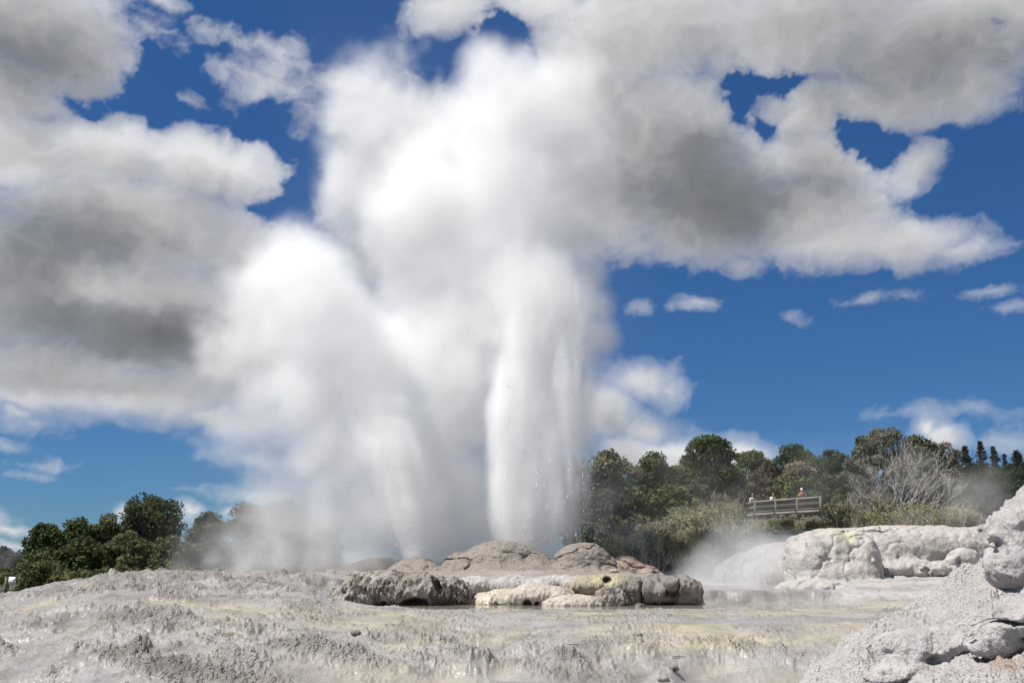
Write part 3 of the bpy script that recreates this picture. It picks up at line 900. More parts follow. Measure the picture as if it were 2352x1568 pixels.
def branching(rng, start, direc, length, radius, depth, spread=.6, kids=(2, 4), up=.25, seg=5, shrink=.62, out=None, wig=.12):
    out = [] if out is None else out
    p = np.array(start, float); d = np.array(direc, float); d /= np.linalg.norm(d)
    pts, rad = [p.copy()], [radius]
    for i in range(seg):
        d = d + rng.normal(size=3) * wig + np.array([0, 0, up * .12])
        d /= np.linalg.norm(d)
        p = p + d * length / seg
        pts.append(p.copy()); rad.append(radius * (1 - .55 * (i + 1) / seg))
    out.append((np.array(pts), np.array(rad)))
    if depth > 0:
        for _ in range(rng.integers(kids[0], kids[1] + 1)):
            k = rng.integers(max(1, seg // 2), seg + 1)
            nd = d + rng.normal(size=3) * spread + np.array([0, 0, up])
            branching(rng, pts[k], nd, length * shrink * rng.uniform(.75, 1.2), max(rad[k] * .68, .006), depth - 1, spread, kids, up, seg, shrink, out, wig)
    return out


def bark(name, a, b):
    t = NT(name)
    p = t.objc()
    n = t.noise(6, 4, .6, p)
    c = t.ramp(n, [(.3, a), (.7, b)])
    return t.done(t.bsdf(c, .85, .2, t.bump(n, .5, .02)))


m_bark = bark('brown_bark', (.10, .08, .065), (.19, .16, .135))
m_grey_bark = bark('silvery_dead_bark', (.42, .39, .36), (.60, .57, .53))
G_DARK = leaf_mat('dark_evergreen_leaves', (0.031, 0.041, 0.016), (0.054, 0.072, 0.026), (0.089, 0.109, 0.040))
G_MID = leaf_mat('olive_green_leaves', (0.057, 0.065, 0.028), (0.098, 0.110, 0.046), (0.155, 0.166, 0.068))
G_GREY = leaf_mat('grey_green_leaves', (0.094, 0.094, 0.059), (0.145, 0.143, 0.088), (0.220, 0.217, 0.132))
G_LIGHT = leaf_mat('bright_green_leaves', (0.047, 0.066, 0.019), (0.088, 0.116, 0.032), (0.146, 0.172, 0.056))
G_BROWN = leaf_mat('brownish_leaves', (0.062, 0.054, 0.038), (0.092, 0.082, 0.056), (0.130, 0.115, 0.082))
G_PALE = leaf_mat('pale_twiggy_leaves', (0.161, 0.127, 0.087), (0.228, 0.184, 0.128), (0.296, 0.247, 0.181))
G_PINE = leaf_mat('blackish_needles', (0.017, 0.026, 0.014), (0.028, 0.042, 0.022), (0.044, 0.062, 0.031))
G_SCRUB = leaf_mat('scrub_leaves', (0.149, 0.154, 0.078), (0.229, 0.230, 0.121), (0.338, 0.324, 0.196))


def round_tree(seed, w, h, trunk_h=.18, nl=7, leaf=.3, nleaf=9000, clump=(.45, .85), shape='dome', nclump=None):
    """crown mesh and trunk mesh of a broad tree of width w and height h, base at the origin"""
    rng = np.random.default_rng(seed)
    lobes = []
    z0 = h * trunk_h
    for i in range(nl):
        a = i * 2.4 + rng.uniform(0, .6)
        if shape == 'dome':
            f = (i + .5) / nl
            zz = z0 + (h - z0) * (.18 + .62 * f)
            rr = w * .30 * math.sqrt(max(0, 1 - f ** 2)) * rng.uniform(.7, 1.1)
            r = w * rng.uniform(.20, .29) * (1.15 - .35 * f)
            lobes.append((math.cos(a) * rr, math.sin(a) * rr * .8, zz, r, r, r * rng.uniform(.7, .95)))
        elif shape == 'column':
            f = (i + .5) / nl
            zz = z0 + (h - z0) * (.1 + .8 * f)
            rr = w * .18
            r = w * rng.uniform(.26, .38) * (1.1 - .45 * f)
            lobes.append((math.cos(a) * rr, math.sin(a) * rr, zz, r, r, max(r, h * .6 / nl)))
        else:                                   # umbrella
            f = (i + .5) / nl
            rr = w * .3 * math.sqrt(f)
            r = w * rng.uniform(.18, .26)
            lobes.append((math.cos(a) * rr, math.sin(a) * rr, h * (.80 - .14 * f), r, r, r * .65))
    top = max(l[2] + l[5] for l in lobes)
    lobes = [(x, y, z * h / top, a, b, c) for x, y, z, a, b, c in lobes]
    sc = max(w, h) / 6.0
    cm = crown('crown', seed, lobes, nclump or int(70 + 40 * nl * .3), nleaf, leaf, (clump[0] * sc, clump[1] * sc))
    paths = []
    tr = np.array([[0, 0, -.4], [.03 * w, 0, h * .25], [-.02 * w, .02 * w, h * .5], [0, 0, h * .72]])
    rad = np.array([.045, .036, .025, .012]) * h * .8
    paths.append((tr, rad))
    for l in lobes:
        s_ = tr[1] + (tr[2] - tr[1]) * rng.uniform(0, 1)
        e_ = np.array(l[:3]); mid = (s_ + e_) / 2 + rng.normal(size=3) * .06 * w
        paths.append((np.array([s_, mid, e_]), np.array([.018, .013, .006]) * h * .8))
    return cm, tubes('trunk', paths)


def plant_tree(name, label, px, top, wpx, Y, foliage, seed, shape='dome', group=None, sink=0, bark_m=None, base=None, cat='tree', **kw):
    q = P(px, top, Y)
    zb = ground_z(q[0], Y) - sink if base is None else base
    h = q[2] - zb
    w = wpx * math.hypot(Y, q[2]) / FOC
    cm, tm = round_tree(seed, w, h, shape=shape, **kw)
    root = thing(name, label, cat, (q[0], Y, zb), group)
    obj('crown', cm, foliage, root)
    obj('trunk', tm, bark_m or m_bark, root)
    return root


GL = 'trees left of the geyser'
for a in [
    ('tree', 'low dark evergreen tree, first of the left row beyond the terrace rim', 112, 1205, 100, 70, G_DARK, 101, 'dome', dict(nleaf=9000)),
    ('tree', 'dark bushy evergreen behind the gap left of the tallest left tree', 185, 1192, 115, 74, G_DARK, 102, 'dome', dict(nleaf=9000)),
    ('tree', 'thin topped tree with sky gaps against the tallest left tree', 248, 1183, 62, 76, G_MID, 103, 'dome', dict(nleaf=3800, nclump=45)),
    ('tree', 'tallest dark dome of the trees left of the geyser', 348, 1143, 165, 78, G_DARK, 104, 'dome', dict(nleaf=17000, nl=10)),
    ('tree', 'olive green tree in front of the tallest left dome', 300, 1225, 125, 68, G_MID, 105, 'dome', dict(nleaf=8000)),
    ('tree', 'olive evergreen in front of the left row at its dark hollow', 190, 1238, 130, 66, G_DARK, 106, 'dome', dict(nleaf=8000)),
    ('tree', 'lower bushy tree in front right of the tallest left dome', 400, 1232, 110, 67, G_MID, 107, 'dome', dict(nleaf=7000)),
    ('tree', 'flat topped evergreen half veiled by drifting steam', 482, 1182, 105, 74, G_DARK, 108, 'dome', dict(nleaf=9000)),
    ('tree', 'tall tree fading into the edge of the steam', 572, 1158, 110, 74, G_DARK, 109, 'dome', dict(nleaf=9000)),
    ('tree', 'tree seen only as a grey shape through the steam', 655, 1150, 120, 76, G_DARK, 110, 'dome', dict(nleaf=8000)),
    ('tree', 'last tree of the left row nearly lost in the steam', 735, 1178, 110, 76, G_DARK, 111, 'dome', dict(nleaf=8000)),
    ('tree', 'short bushy tree at the left foot of the row above the sloping rim', 92, 1262, 70, 66, G_MID, 112, 'dome', dict(nleaf=5000)),
]:
    n_, lab, px, top, wpx, Y, fo, sd, sh, kw = a
    plant_tree(n_, lab, px, top, wpx, Y, fo, sd, sh, GL, trunk_h=.04, base=-2.35, leaf=.26, **{**kw, 'nleaf': int(kw.get('nleaf', 9000) * 1.35)})
plant_tree('tree', 'far dark tree with see-through top at the left edge', 6, 1256, 34, 140, G_PINE, 121, 'umbrella', nleaf=2200, leaf=.35, nclump=30, base=-2.6)
for i, (px, top, w) in enumerate([(24, 1268, 70), (56, 1264, 80), (90, 1260, 80)]):
    plant_tree('tree', ['far dark tree behind the white board', 'far dark tree between the white board and the left row', 'far dark tree half behind the first tree of the left row'][i], px, top, w, 138, G_PINE, 122 + i, 'dome', 'far trees at the left edge', base=-2.6, nleaf=4000, leaf=.4)

GR = 'trees on the hill right of the geyser'
for a in [
    ('tree', 'tall grey green tree behind the right edge of the spray', 1382, 1042, 118, 62, G_GREY, 201, 'column', dict(nleaf=15000, nl=9)),
    ('tree', 'grey tree dimmed by the falling spray', 1330, 1062, 100, 64, G_GREY, 202, 'column', dict(nleaf=9000)),
    ('tree', 'dark lower tree in the shade behind the spray', 1400, 1130, 110, 59, G_DARK, 203, 'dome', dict(nleaf=9000)),
    ('tree', 'olive tree with a bumpy top between the grey tree and the great dome', 1492, 1045, 110, 78, G_MID, 204, 'column', dict(nleaf=12000, nl=9)),
    ('tree', 'thin grey twiggy tree with bare stems in the gap', 1438, 1068, 70, 76, G_GREY, 205, 'column', dict(nleaf=3500, nclump=60)),
    ('tree', 'mid green tree leaning on the left side of the great dome', 1562, 1072, 95, 80, G_MID, 206, 'dome', dict(nleaf=8000)),
    ('tree', 'great dark green dome shaped tree on the hill', 1630, 1006, 160, 86, G_DARK, 207, 'dome', dict(nleaf=22000, nl=12)),
    ('tree', 'bright green tree below the great dome', 1545, 1118, 90, 74, G_LIGHT, 208, 'dome', dict(nleaf=7000)),
    ('tree', 'dull olive tree below the bumpy topped tree', 1480, 1120, 100, 68, G_MID, 209, 'dome', dict(nleaf=8000)),
    ('tree', 'lone umbrella topped tree standing against the cloud', 1724, 1040, 62, 100, G_MID, 210, 'umbrella', dict(nleaf=6000, nl=6)),
    ('tree', 'small brownish tree right of the umbrella topped tree', 1772, 1062, 70, 96, G_BROWN, 211, 'dome', dict(nleaf=6000)),
    ('tree', 'dark round tree on the skyline above the platform', 1822, 1022, 95, 98, G_DARK, 212, 'dome', dict(nleaf=10000)),
    ('tree', 'pale brown bare twigged round tree above the platform', 1832, 1064, 62, 86, G_PALE, 213, 'umbrella', dict(nleaf=5000, nl=6)),
    ('tree', 'dark sloping tree behind the pale brown one', 1880, 1050, 90, 96, G_DARK, 214, 'dome', dict(nleaf=9000)),
    ('tree', 'gappy dark tree touching the left of the grey branched tree', 1915, 1034, 60, 92, G_DARK, 215, 'dome', dict(nleaf=3500, nclump=45)),
    ('tree', 'bright green leafy tree right behind the person in orange', 1850, 1092, 100, 78, G_LIGHT, 216, 'dome', dict(nleaf=8000)),
    ('tree', 'brown green tree behind the left end of the platform', 1745, 1088, 90, 82, G_BROWN, 217, 'dome', dict(nleaf=8000)),
    ('tree', 'dull green tree behind the middle of the platform', 1800, 1098, 90, 80, G_MID, 218, 'dome', dict(nleaf=8000)),
    ('tree', 'dark tree in shade beside the grey branched tree', 1905, 1090, 80, 84, G_DARK, 219, 'dome', dict(nleaf=7000)),
    ('tree', 'dark rounded tree joined to the right of the grey branched tree', 2112, 1008, 85, 80, G_DARK, 220, 'dome', dict(nleaf=10000)),
    ('tree', 'deep shaded tree at the right below the conifers', 2170, 1062, 110, 92, G_PINE, 221, 'dome', dict(nleaf=9000)),
    ('tree', 'deep shaded tree below the two slender conifers', 2260, 1066, 110, 96, G_PINE, 222, 'dome', dict(nleaf=9000)),
    ('tree', 'deep shaded tree behind the big boulder', 2340, 1062, 100, 96, G_PINE, 223, 'dome', dict(nleaf=9000)),
    ('tree', 'deep shaded low tree above the drifting steam on the right', 2215, 1095, 120, 88, G_PINE, 224, 'dome', dict(nleaf=9000)),
    ('tree', 'thin reddish crowned tree on the skyline', 2152, 1026, 28, 112, G_BROWN, 225, 'column', dict(nleaf=1600, nclump=30)),
    ('tree', 'tallest thin reddish tree on the right skyline', 2180, 1018, 34, 112, G_BROWN, 226, 'column', dict(nleaf=2000, nclump=34)),
]:
    n_, lab, px, top, wpx, Y, fo, sd, sh, kw = a
    plant_tree(n_, lab, px, top, wpx, Y, fo, sd, sh, GR, sink=.4, trunk_h=.12, leaf=.26, **{**kw, 'nleaf': int(kw.get('nleaf', 9000) * 1.35)})


# conifers on the skyline
def conifer(seed, h, w, whorls, dens, gap=.2):
    rng = np.random.default_rng(seed)
    C, N = [], []
    paths = [(np.array([[0, 0, -.4], [0, 0, h * .5], [0, 0, h]]), np.array([.018, .011, .002]) * h)]
    for i in range(whorls):
        f = i / (whorls - 1)
        z = h * (gap + (1 - gap) * f)
        r = w * .5 * (1 - f) ** .8 + .05 * w
        for b in range(rng.integers(5, 8)):
            a = rng.uniform(0, 6.28); rr = r * rng.uniform(.45, 1.15)
            e = np.array([math.cos(a) * rr, math.sin(a) * rr, z + rr * rng.uniform(-.15, .25)])
            s = np.array([0, 0, z])
            paths.append((np.array([s, (s + e) / 2 + np.array([0, 0, .04 * h * .3]), e]), np.array([.006, .004, .002]) * h * .6))
            for k in range(dens):
                t_ = rng.uniform(.12, 1)
                C.append(s + (e - s) * t_ + rng.normal(size=3) * .035 * w); N.append([0, 0, 1])
    V, F = leaf_quads(rng, np.array(C), np.array(N, float), .34, .4, .7)
    cm = mesh_np('crown', V, F); attr(cm, 'tone', np.repeat(rng.random(len(C)), 4))
    return cm, tubes('trunk', paths, 4)


for i, (lab, px, top, wpx, wh, de) in enumerate([
        ('slender layered conifer, tallest of the skyline conifers', 2250, 1016, 50, 17, 16),
        ('pointed conifer between the layered one and the small one', 2281, 1029, 46, 20, 24),
        ('small pointed conifer on the right skyline', 2307, 1046, 36, 14, 16),
        ('broad dark pine at the right edge', 2335, 1040, 72, 15, 40),
        ('pointed dark conifer beside the reddish trees', 2216, 1028, 56, 16, 30),
        ('dark conifer cut by the right edge', 2362, 1062, 56, 14, 24)]):
    Y = 114
    q = P(px, top, Y); zb = ground_z(q[0], Y) - .3
    h = q[2] - zb; w = wpx * Y / FOC
    cm, tm = conifer(300 + i, h, w, wh, de)
    r_ = thing('conifer', lab, 'conifer', (q[0], Y, zb), 'conifers on the right skyline')
    obj('crown', cm, G_PINE, r_); obj('trunk', tm, m_bark, r_)

# the big grey-branched tree on the right
Y = 73
q = P(2035, 984, Y)
zb = ground_z(q[0], Y) - .3
h = q[2] - zb
w = 225 * Y / FOC
rng = np.random.default_rng(41)
root = thing('branchy_tree', 'big tree with silvery bare branches in front of green foliage', 'tree', (q[0], Y, zb), GR)
lobes = [(-.20 * w, -.9, .58 * h, .16 * w, .8, .13 * h), (.10 * w, -.9, .62 * h, .16 * w, .8, .12 * h), (.30 * w, -.8, .48 * h, .12 * w, .7, .10 * h), (-.34 * w, .2, .50 * h, .17 * w, 1.4, .17 * h), (-.08 * w, .4, .72 * h, .24 * w, 1.8, .20 * h), (.0 * w, .3, .88 * h, .13 * w, 1.2, .12 * h), (.24 * w, .4, .66 * h, .20 * w, 1.6, .18 * h), (.15 * w, .9, .42 * h, .30 * w, 1.6, .22 * h),
         (-.22 * w, .2, .22 * h, .30 * w, 1.6, .20 * h), (.28 * w, .2, .18 * h, .28 * w, 1.6, .18 * h), (-.18 * w, .4, .80 * h, .14 * w, 1.3, .12 * h), (.0, .0, .14 * h, .34 * w, 1.5, .14 * h), (.38 * w, .4, .45 * h, .14 * w, 1.4, .16 * h)]
obj('crown', crown('crown', 42, lobes, 260, 36000, .22, (.38, .72)), leaf_mat('silvery_green_leaves', (.085, .09, .062), (.14, .145, .10), (.22, .22, .165)), root)
paths = []
for a, l0 in [(-.75, .30), (-.42, .36), (-.12, .40), (.08, .38), (.3, .36), (.55, .36), (.85, .30), (-1.05, .25)]:
    branching(rng, (a * .9, -1.6 + rng.uniform(-.4, .3), 0), (a * .85, -.14, 1), h * l0 * 1.12, .07, 4, .46, (3, 5), .22, 5, .66, paths, .12)
obj('branches', tubes('branches', paths, 4), m_grey_bark, root)

# ------------------------------------------------------------------ scrub on the slope: separate bushes of a few kinds
def bush_kind(seed, twigs, leaves, leaf_m, tall=1.0):
    rng = np.random.default_rng(seed)
    lobes = [(rng.uniform(-.5, .5), rng.uniform(-.4, .4), .55 * tall + rng.uniform(-.1, .3), .65, .6, .55 * tall) for _ in range(4)]
    fm = crown('foliage', seed, lobes, 42, leaves, .15, (.22, .42), .5)
    paths = []
    for i in range(twigs):
        a = rng.uniform(0, 6.28)
        branching(rng, (math.cos(a) * .35, math.sin(a) * .35, -.2), (math.cos(a) * .45, math.sin(a) * .45 - .15, 1), .85 * tall * rng.uniform(.8, 1.25), .017, 2, .38, (2, 3), .35, 4, .60, paths, .14)
    return fm, tubes('twigs', paths, 3) if paths else None, leaf_m


KINDS = [bush_kind(501, 9, 1500, G_SCRUB), bush_kind(502, 14, 900, G_SCRUB, 1.15), bush_kind(503, 5, 1900, G_SCRUB, .9), bush_kind(504, 17, 350, G_GREY, 1.2), bush_kind(505, 7, 1700, G_GREY)]
LEAFY = [bush_kind(511, 0, 2300, G_MID, 1.0), bush_kind(512, 0, 1900, G_MID, 1.1)]
SCRUB_LABEL = ['olive scrub bush with pale bare twigs on the slope below the platform', 'twiggy scrub bush half bare on the slope below the platform', 'dense olive scrub bush on the slope below the platform', 'nearly leafless silvery scrub bush on the slope below the platform', 'grey green scrub bush on the slope below the platform']
rng = np.random.default_rng(77)
protos = {}


def put_bush(kind, x, y, z, s, label, group, rot):
    fm, tm, lm = kind
    key = id(fm)
    if key not in protos:
        r0 = thing('scrub_bush', label, 'bush', (x, y, z), group)
        obj('foliage', fm, lm, r0); tm and obj('twigs', tm, m_grey_bark, r0)
        protos[key] = r0
        r_ = r0
    else:
        r_ = protos[key].copy(); COL.objects.link(r_)
        for ch in list(protos[key].children):
            c = ch.copy(); COL.objects.link(c); c.parent = r_
        r_['label'] = label; r_['group'] = group
        r_.location = (x, y, z)
    r_.rotation_euler = (0, 0, rot)
    r_.scale = (s, s, s * rng.uniform(.85, 1.2))
    return r_


# outline of the scrub slope in plan: rows climbing away from the pools
spots = []
for Y in np.arange(47.5, 84, 1.4):
    for X in np.arange(4, 38, 1.55):
        x = X + rng.uniform(-.6, .6); y = Y + rng.uniform(-.5, .5)
        px = 1176 + FOC * x / y * .985
        lo = 1392 + (y - 47.5) * 5.2
        hi = 2210
        if not lo < px < hi: continue
        if px > 1905 and y > 60: continue
        if 1690 < px < 1905 and y > 74.5: continue
        spots.append((x, y, px))
for x, y, px in spots:
    if px > 1925 and y > 56:
        kd = LEAFY[rng.integers(2)]; lab = 'leafy dark green bush below the grey branched tree'; gp = 'leafy bushes below the grey branched tree'
    else:
        i = rng.choice(5, p=[.30, .26, .16, .14, .14]); kd = KINDS[i]; lab = SCRUB_LABEL[i]; gp = 'scrub bushes on the slope'
    gz_ = ground_z(x, y)
    s_ = rng.uniform(.85, 1.35)
    if px > 1905: s_ *= .8
    if 1670 < px < 1905:             # kept low in front of the platform
        s_ = min(s_, (.0485 * y - gz_) / 2.0)
        if s_ < .3: continue
    put_bush(kd, x, y, gz_, s_, lab, gp, rng.uniform(0, 6.28))

# a bare white shrub in front of the scrub
q = P(1738, 1288, 46.5); zz = ground_z(q[0], 46.5)
pp = []
rg = np.random.default_rng(15)
for dx in (-.9, -.5, -.15):
    branching(rg, (rg.uniform(-.1, .1), 0, -.1), (dx, rg.uniform(-.3, .2), .9), .95, .035, 2, .35, (2, 3), .2, 5, .6, pp, .12)
tag(obj('bare_shrub', tubes('bare_shrub', pp, 4), m_grey_bark, loc=(q[0], 46.5, zz)), 'bare forked white shrub standing by the steaming pool in front of the scrub', 'shrub')
# bushes at the foot of the left trees
for i in range(32):
    px = (-6, 20, 66)[i] if i < 3 else 112 + (i - 3) * 24 + rng.uniform(-8, 8); Yb = rng.uniform(55, 61) if i > 2 else 70 + i * 3
    put_bush(LEAFY[i % 2], (px - 1176) / FOC * Yb * 1.015, Yb, -2.3, rng.uniform(.9, 1.5), 'dark leafy bush at the foot of the left trees behind the terrace rim', 'bushes at the foot of the left trees', rng.uniform(0, 6.28))
# understorey filling the hill between the larger trees
FILL = [(1450, 1125, 90, 66, G_MID), (1520, 1095, 90, 84, G_DARK), (1590, 1105, 90, 80, G_MID), (1660, 1095, 100, 90, G_DARK), (1700, 1085, 80, 98, G_MID), (1745, 1075, 80, 104, G_DARK), (1790, 1082, 90, 102, G_BROWN), (1845, 1075, 90, 104, G_DARK),
        (1900, 1072, 90, 102, G_DARK), (1950, 1075, 90, 98, G_DARK), (2140, 1055, 90, 100, G_PINE), (2200, 1075, 100, 104, G_PINE), (2300, 1075, 110, 104, G_PINE), (2365, 1085, 100, 100, G_PINE), (2120, 1110, 110, 80, G_PINE), (2190, 1125, 110, 78, G_DARK), (2270, 1115, 110, 84, G_PINE), (2350, 1110, 110, 86, G_PINE), (1350, 1150, 100, 58, G_DARK), (1405, 1185, 90, 55, G_DARK), (1945, 1120, 90, 74, G_MID), (1985, 1105, 80, 77, G_LIGHT)]
UL = ['shaded understorey tree on the hill between the larger trees', 'shaded understorey tree below the right skyline conifers', 'shaded low tree behind the spray of the tall jet']
for i, (px, top, w_, Yt, fo) in enumerate(FILL):
    plant_tree('tree', UL[1] if px > 2100 else UL[2] if px < 1420 else UL[0], px, top, w_, Yt, fo, 600 + i, 'dome', 'understorey trees', sink=.4, trunk_h=.05, leaf=.28, nleaf=8000)

# ================================================================== steam, computed on voxel grids, and the two water jets


def steam_mat(name, density, color=(1, 1, 1), aniso=.15):
    t = NT(name)
    v = t.n('ShaderNodeVolumePrincipled')
    v.inputs['Color'].default_value = (*color, 1)
    v.inputs['Density'].default_value = density
    v.inputs['Anisotropy'].default_value = aniso
    t.l(v.outputs[0], t.out.inputs['Volume'])
    t.m.cycles.volume_interpolation = 'LINEAR'
    return t.m


def volume_obj(name, mn, mx, h, fn, mat, label, cat='steam', veil=0.0):
    mn, mx = np.array(mn, float), np.array(mx, float)
    res = np.maximum(np.ceil((mx - mn) / h).astype(int) + 1, 4)
    X, Y, Z = np.meshgrid(*[np.linspace(mn[i], mx[i], res[i]).astype(f32) for i in range(3)], indexing='ij')
    d = fn(X, Y, Z).astype(f32)
    for ax in range(3):
        e = np.linspace(0, 1, res[ax]); w = np.clip(np.minimum(e, 1 - e) * 14, 0, 1)
        if ax == 2: w = np.clip((1 - e) * 14, 0, 1)
        d *= w.reshape([-1 if a == ax else 1 for a in range(3)]).astype(f32)
    d[d < .004] = 0
    d = np.maximum(d, veil)
    d *= np.random.default_rng(3).uniform(.985, 1.0, d.shape).astype(f32)      # droplets are never quite even
    me = bpy.data.meshes.new(name)
    me.vertices.add(d.size)
    me.vertices.foreach_set('co', np.tile((mn + mx) / 2, d.size).astype(f32))
    attr(me, 'dens', d.ravel())
    me.materials.append(mat)
    o = obj(name, me)
    g = bpy.data.node_groups.new(name + '_grid', 'GeometryNodeTree')
    g.interface.new_socket('Geometry', in_out='INPUT', socket_type='NodeSocketGeometry')
    g.interface.new_socket('Geometry', in_out='OUTPUT', socket_type='NodeSocketGeometry')
    N, L = g.nodes.new, g.links.new
    gi, go, vc, sm = N('NodeGroupInput'), N('NodeGroupOutput'), N('GeometryNodeVolumeCube'), N('GeometryNodeSetMaterial')
    sm.inputs['Material'].default_value = mat
    vc.inputs['Min'].default_value = mn; vc.inputs['Max'].default_value = mx
    for i, k in enumerate('XYZ'): vc.inputs['Resolution ' + k].default_value = int(res[i])

    def vm(op, a, b=None):
        n = N('ShaderNodeVectorMath'); n.operation = op
        L(a, n.inputs[0])
        if b is not None: n.inputs[1].default_value = b
        return n.outputs[0]

    def im(op, a, b):
        n = N('FunctionNodeIntegerMath'); n.operation = op
        for i, v in enumerate((a, b)):
            if isinstance(v, int): n.inputs[i].default_value = v
            else: L(v, n.inputs[i])
        return n.outputs[0]
    q = vm('FLOOR', vm('ADD', vm('MULTIPLY', vm('SUBTRACT', N('GeometryNodeInputPosition').outputs[0], mn), (res - 1) / (mx - mn)), (.5, .5, .5)))
    s = N('ShaderNodeSeparateXYZ'); L(q, s.inputs[0])
    idx = im('ADD', im('MULTIPLY', im('ADD', im('MULTIPLY', s.outputs[0], int(res[1])), s.outputs[1]), int(res[2])), s.outputs[2])
    si = N('GeometryNodeSampleIndex'); si.data_type = 'FLOAT'; si.domain = 'POINT'
    na = N('GeometryNodeInputNamedAttribute'); na.data_type = 'FLOAT'; na.inputs[0].default_value = 'dens'
    L(gi.outputs[0], si.inputs['Geometry']); L(na.outputs[0], si.inputs['Value']); L(idx, si.inputs['Index'])
    L(si.outputs[0], vc.inputs['Density']); L(vc.outputs[0], sm.inputs[0]); L(sm.outputs[0], go.inputs[0])
    o.modifiers.new('voxels', 'NODES').node_group = g
    return tag(o, label, cat, kind='stuff')


def puffs(X, Y, Z, lst, Y0):
    """cover field of puffs given as (px, py, r_px, dY, strength)"""
    F = np.full(X.shape, -1.0, f32)
    x1, y1, z1 = X[:, 0, 0], Y[0, :, 0], Z[0, 0, :]
    for (px, py, r, dy, s) in lst:
        c = P(px, py, Y0 + dy)
        rr = r * math.hypot(c[1], c[2]) / FOC
        big = rr * 1.9
        i0, i1 = np.searchsorted(x1, [c[0] - big, c[0] + big]); j0, j1 = np.searchsorted(y1, [c[1] - big, c[1] + big]); k0, k1 = np.searchsorted(z1, [c[2] - big, c[2] + big])
        if i1 <= i0 or j1 <= j0 or k1 <= k0: continue
        sl = (slice(i0, i1), slice(j0, j1), slice(k0, k1))
        d = np.sqrt((X[sl] - c[0]) ** 2 + ((Y[sl] - c[1]) * 1.15) ** 2 + (Z[sl] - c[2]) ** 2) / rr
        F[sl] = np.maximum(F[sl], s * (1 - d))
    return F


MAIN = [(1235, 1235, 92, .2, 1.25), (1235, 1160, 105, .1, 1.25), (1232, 1085, 112, 0, 1.3), (1230, 1000, 122, 0, 1.3), (1230, 920, 130, 0, 1.25), (1230, 840, 136, 0, 1.2), (1232, 760, 142, 0, 1.2), (1230, 690, 150, 0, 1.15), (1220, 610, 148, 1, 1.15), (1208, 530, 150, 1, 1.1), (1195, 450, 155, 1.5, 1.1), (1180, 370, 155, 2, 1.1), (1165, 290, 145, 2, 1.1), (1145, 215, 105, 2, 1), (1085, 270, 85, 2, .9), (1125, 170, 72, 2, .95),
        (1370, 700, 50, 1, .9), (1368, 770, 46, 1, .8), (1340, 620, 60, 1, .9), (1325, 500, 90, 2.5, .9), (1310, 400, 105, 2.5, .9), (1290, 300, 110, 3, .85), (1280, 200, 90, 3, .7), (1360, 560, 50, 2, .7), (1318, 900, 70, .3, 1.0), (1305, 1000, 75, .3, 1.0), (1300, 1100, 65, .3, .9), (1325, 820, 60, .3, .9), (1292, 1190, 58, .3, .8),
        (1045, 620, 165, 3, 1.05), (1000, 500, 180, 3.5, 1.05), (1010, 400, 150, 4, .95), (1010, 700, 125, 3, .95), (965, 540, 125, 4, .85), (1050, 760, 170, 3, 1.05), (1040, 880, 150, 2, 1), (1020, 1000, 140, 2.5, 1.25), (1060, 1100, 125, 2.5, 1.25), (1085, 1200, 115, 2.5, 1.2), (980, 820, 150, 2, 1.1), (1110, 960, 120, 2, 1.2), (1010, 1090, 90, 3.5, 1.1), (1040, 1240, 60, 2.5, 1.0),
        (900, 300, 110, 5, .5), (870, 210, 90, 5, .45), (960, 260, 90, 5, .55), (780, 260, 90, 6, .42), (820, 400, 110, 6, .45), (740, 340, 60, 6, .38)]
LEFT = [(968, 1268, 48, -.5, 1.6), (950, 1225, 88, -.2, 1.7), (915, 1170, 116, -.2, 1.7), (895, 1100, 120, 0, 1.65), (840, 1160, 90, .4, 1.2), (930, 1120, 90, .6, 1.3), (960, 1190, 80, .4, 1.3), (872, 1030, 116, -.5, 1.5), (850, 950, 125, 0, 1.35), (815, 870, 130, 0, 1.15), (780, 790, 135, 0, 1.1), (740, 710, 130, 0, 1.1), (700, 650, 115, .5, 1.05), (660, 600, 100, 1, .9), (770, 690, 110, .5, .95),
        (700, 860, 115, 1.5, .85), (650, 760, 115, 2, .75), (610, 690, 100, 3, .6), (620, 900, 100, 3, .52), (680, 980, 100, 3, .5), (740, 1010, 90, 1.5, .6), (550, 800, 90, 4, .40), (580, 960, 90, 4, .34),
        (690, 1110, 100, 5, .32), (800, 1200, 85, 1, .9), (765, 1000, 105, 0, 1.05), (735, 920, 115, .5, 1.05), (805, 1085, 90, 0, 1.0), (990, 1180, 70, .5, .95), (1005, 1230, 60, .5, 1.05)]


def plume(lst, Y0, off, amp=.92, gain=1.15, bias=.13, warp=.9):
    def fn(X, Y, Z):
        wx = fbm(X * .16 + off, Y * .16, Z * .16, 3); wz = fbm(X * .16, Y * .16 + off, Z * .16 + 7, 3)
        F = puffs(X + warp * 1.1 * wx, Y, Z + warp * .9 * wz, lst, Y0)
        out = np.zeros(X.shape, f32)
        m = F > -.55
        x, y, z = X[m] + .8 * wx[m], Y[m], Z[m] - .6 * wz[m]
        n = .42 * fbm(x * .30 + off, y * .30, z * .30, 2, .5) - .40 * fbm(x * .42 + off, y * .42, z * .42, 4, .56, kind=2) - .11 * fbm(x * 1.15, y * 1.15, z * 1.15, 3, .6, kind=2) + .08 * fbm(x * 2.6, y * 2.6, z * 2.6, 2, .6)
        T = F[m] + amp * n + bias
        out[m] = np.clip(T * gain, 0, 1.9) ** 1.3
        return out * sstep(-1.0, -.3, Z)
    return fn


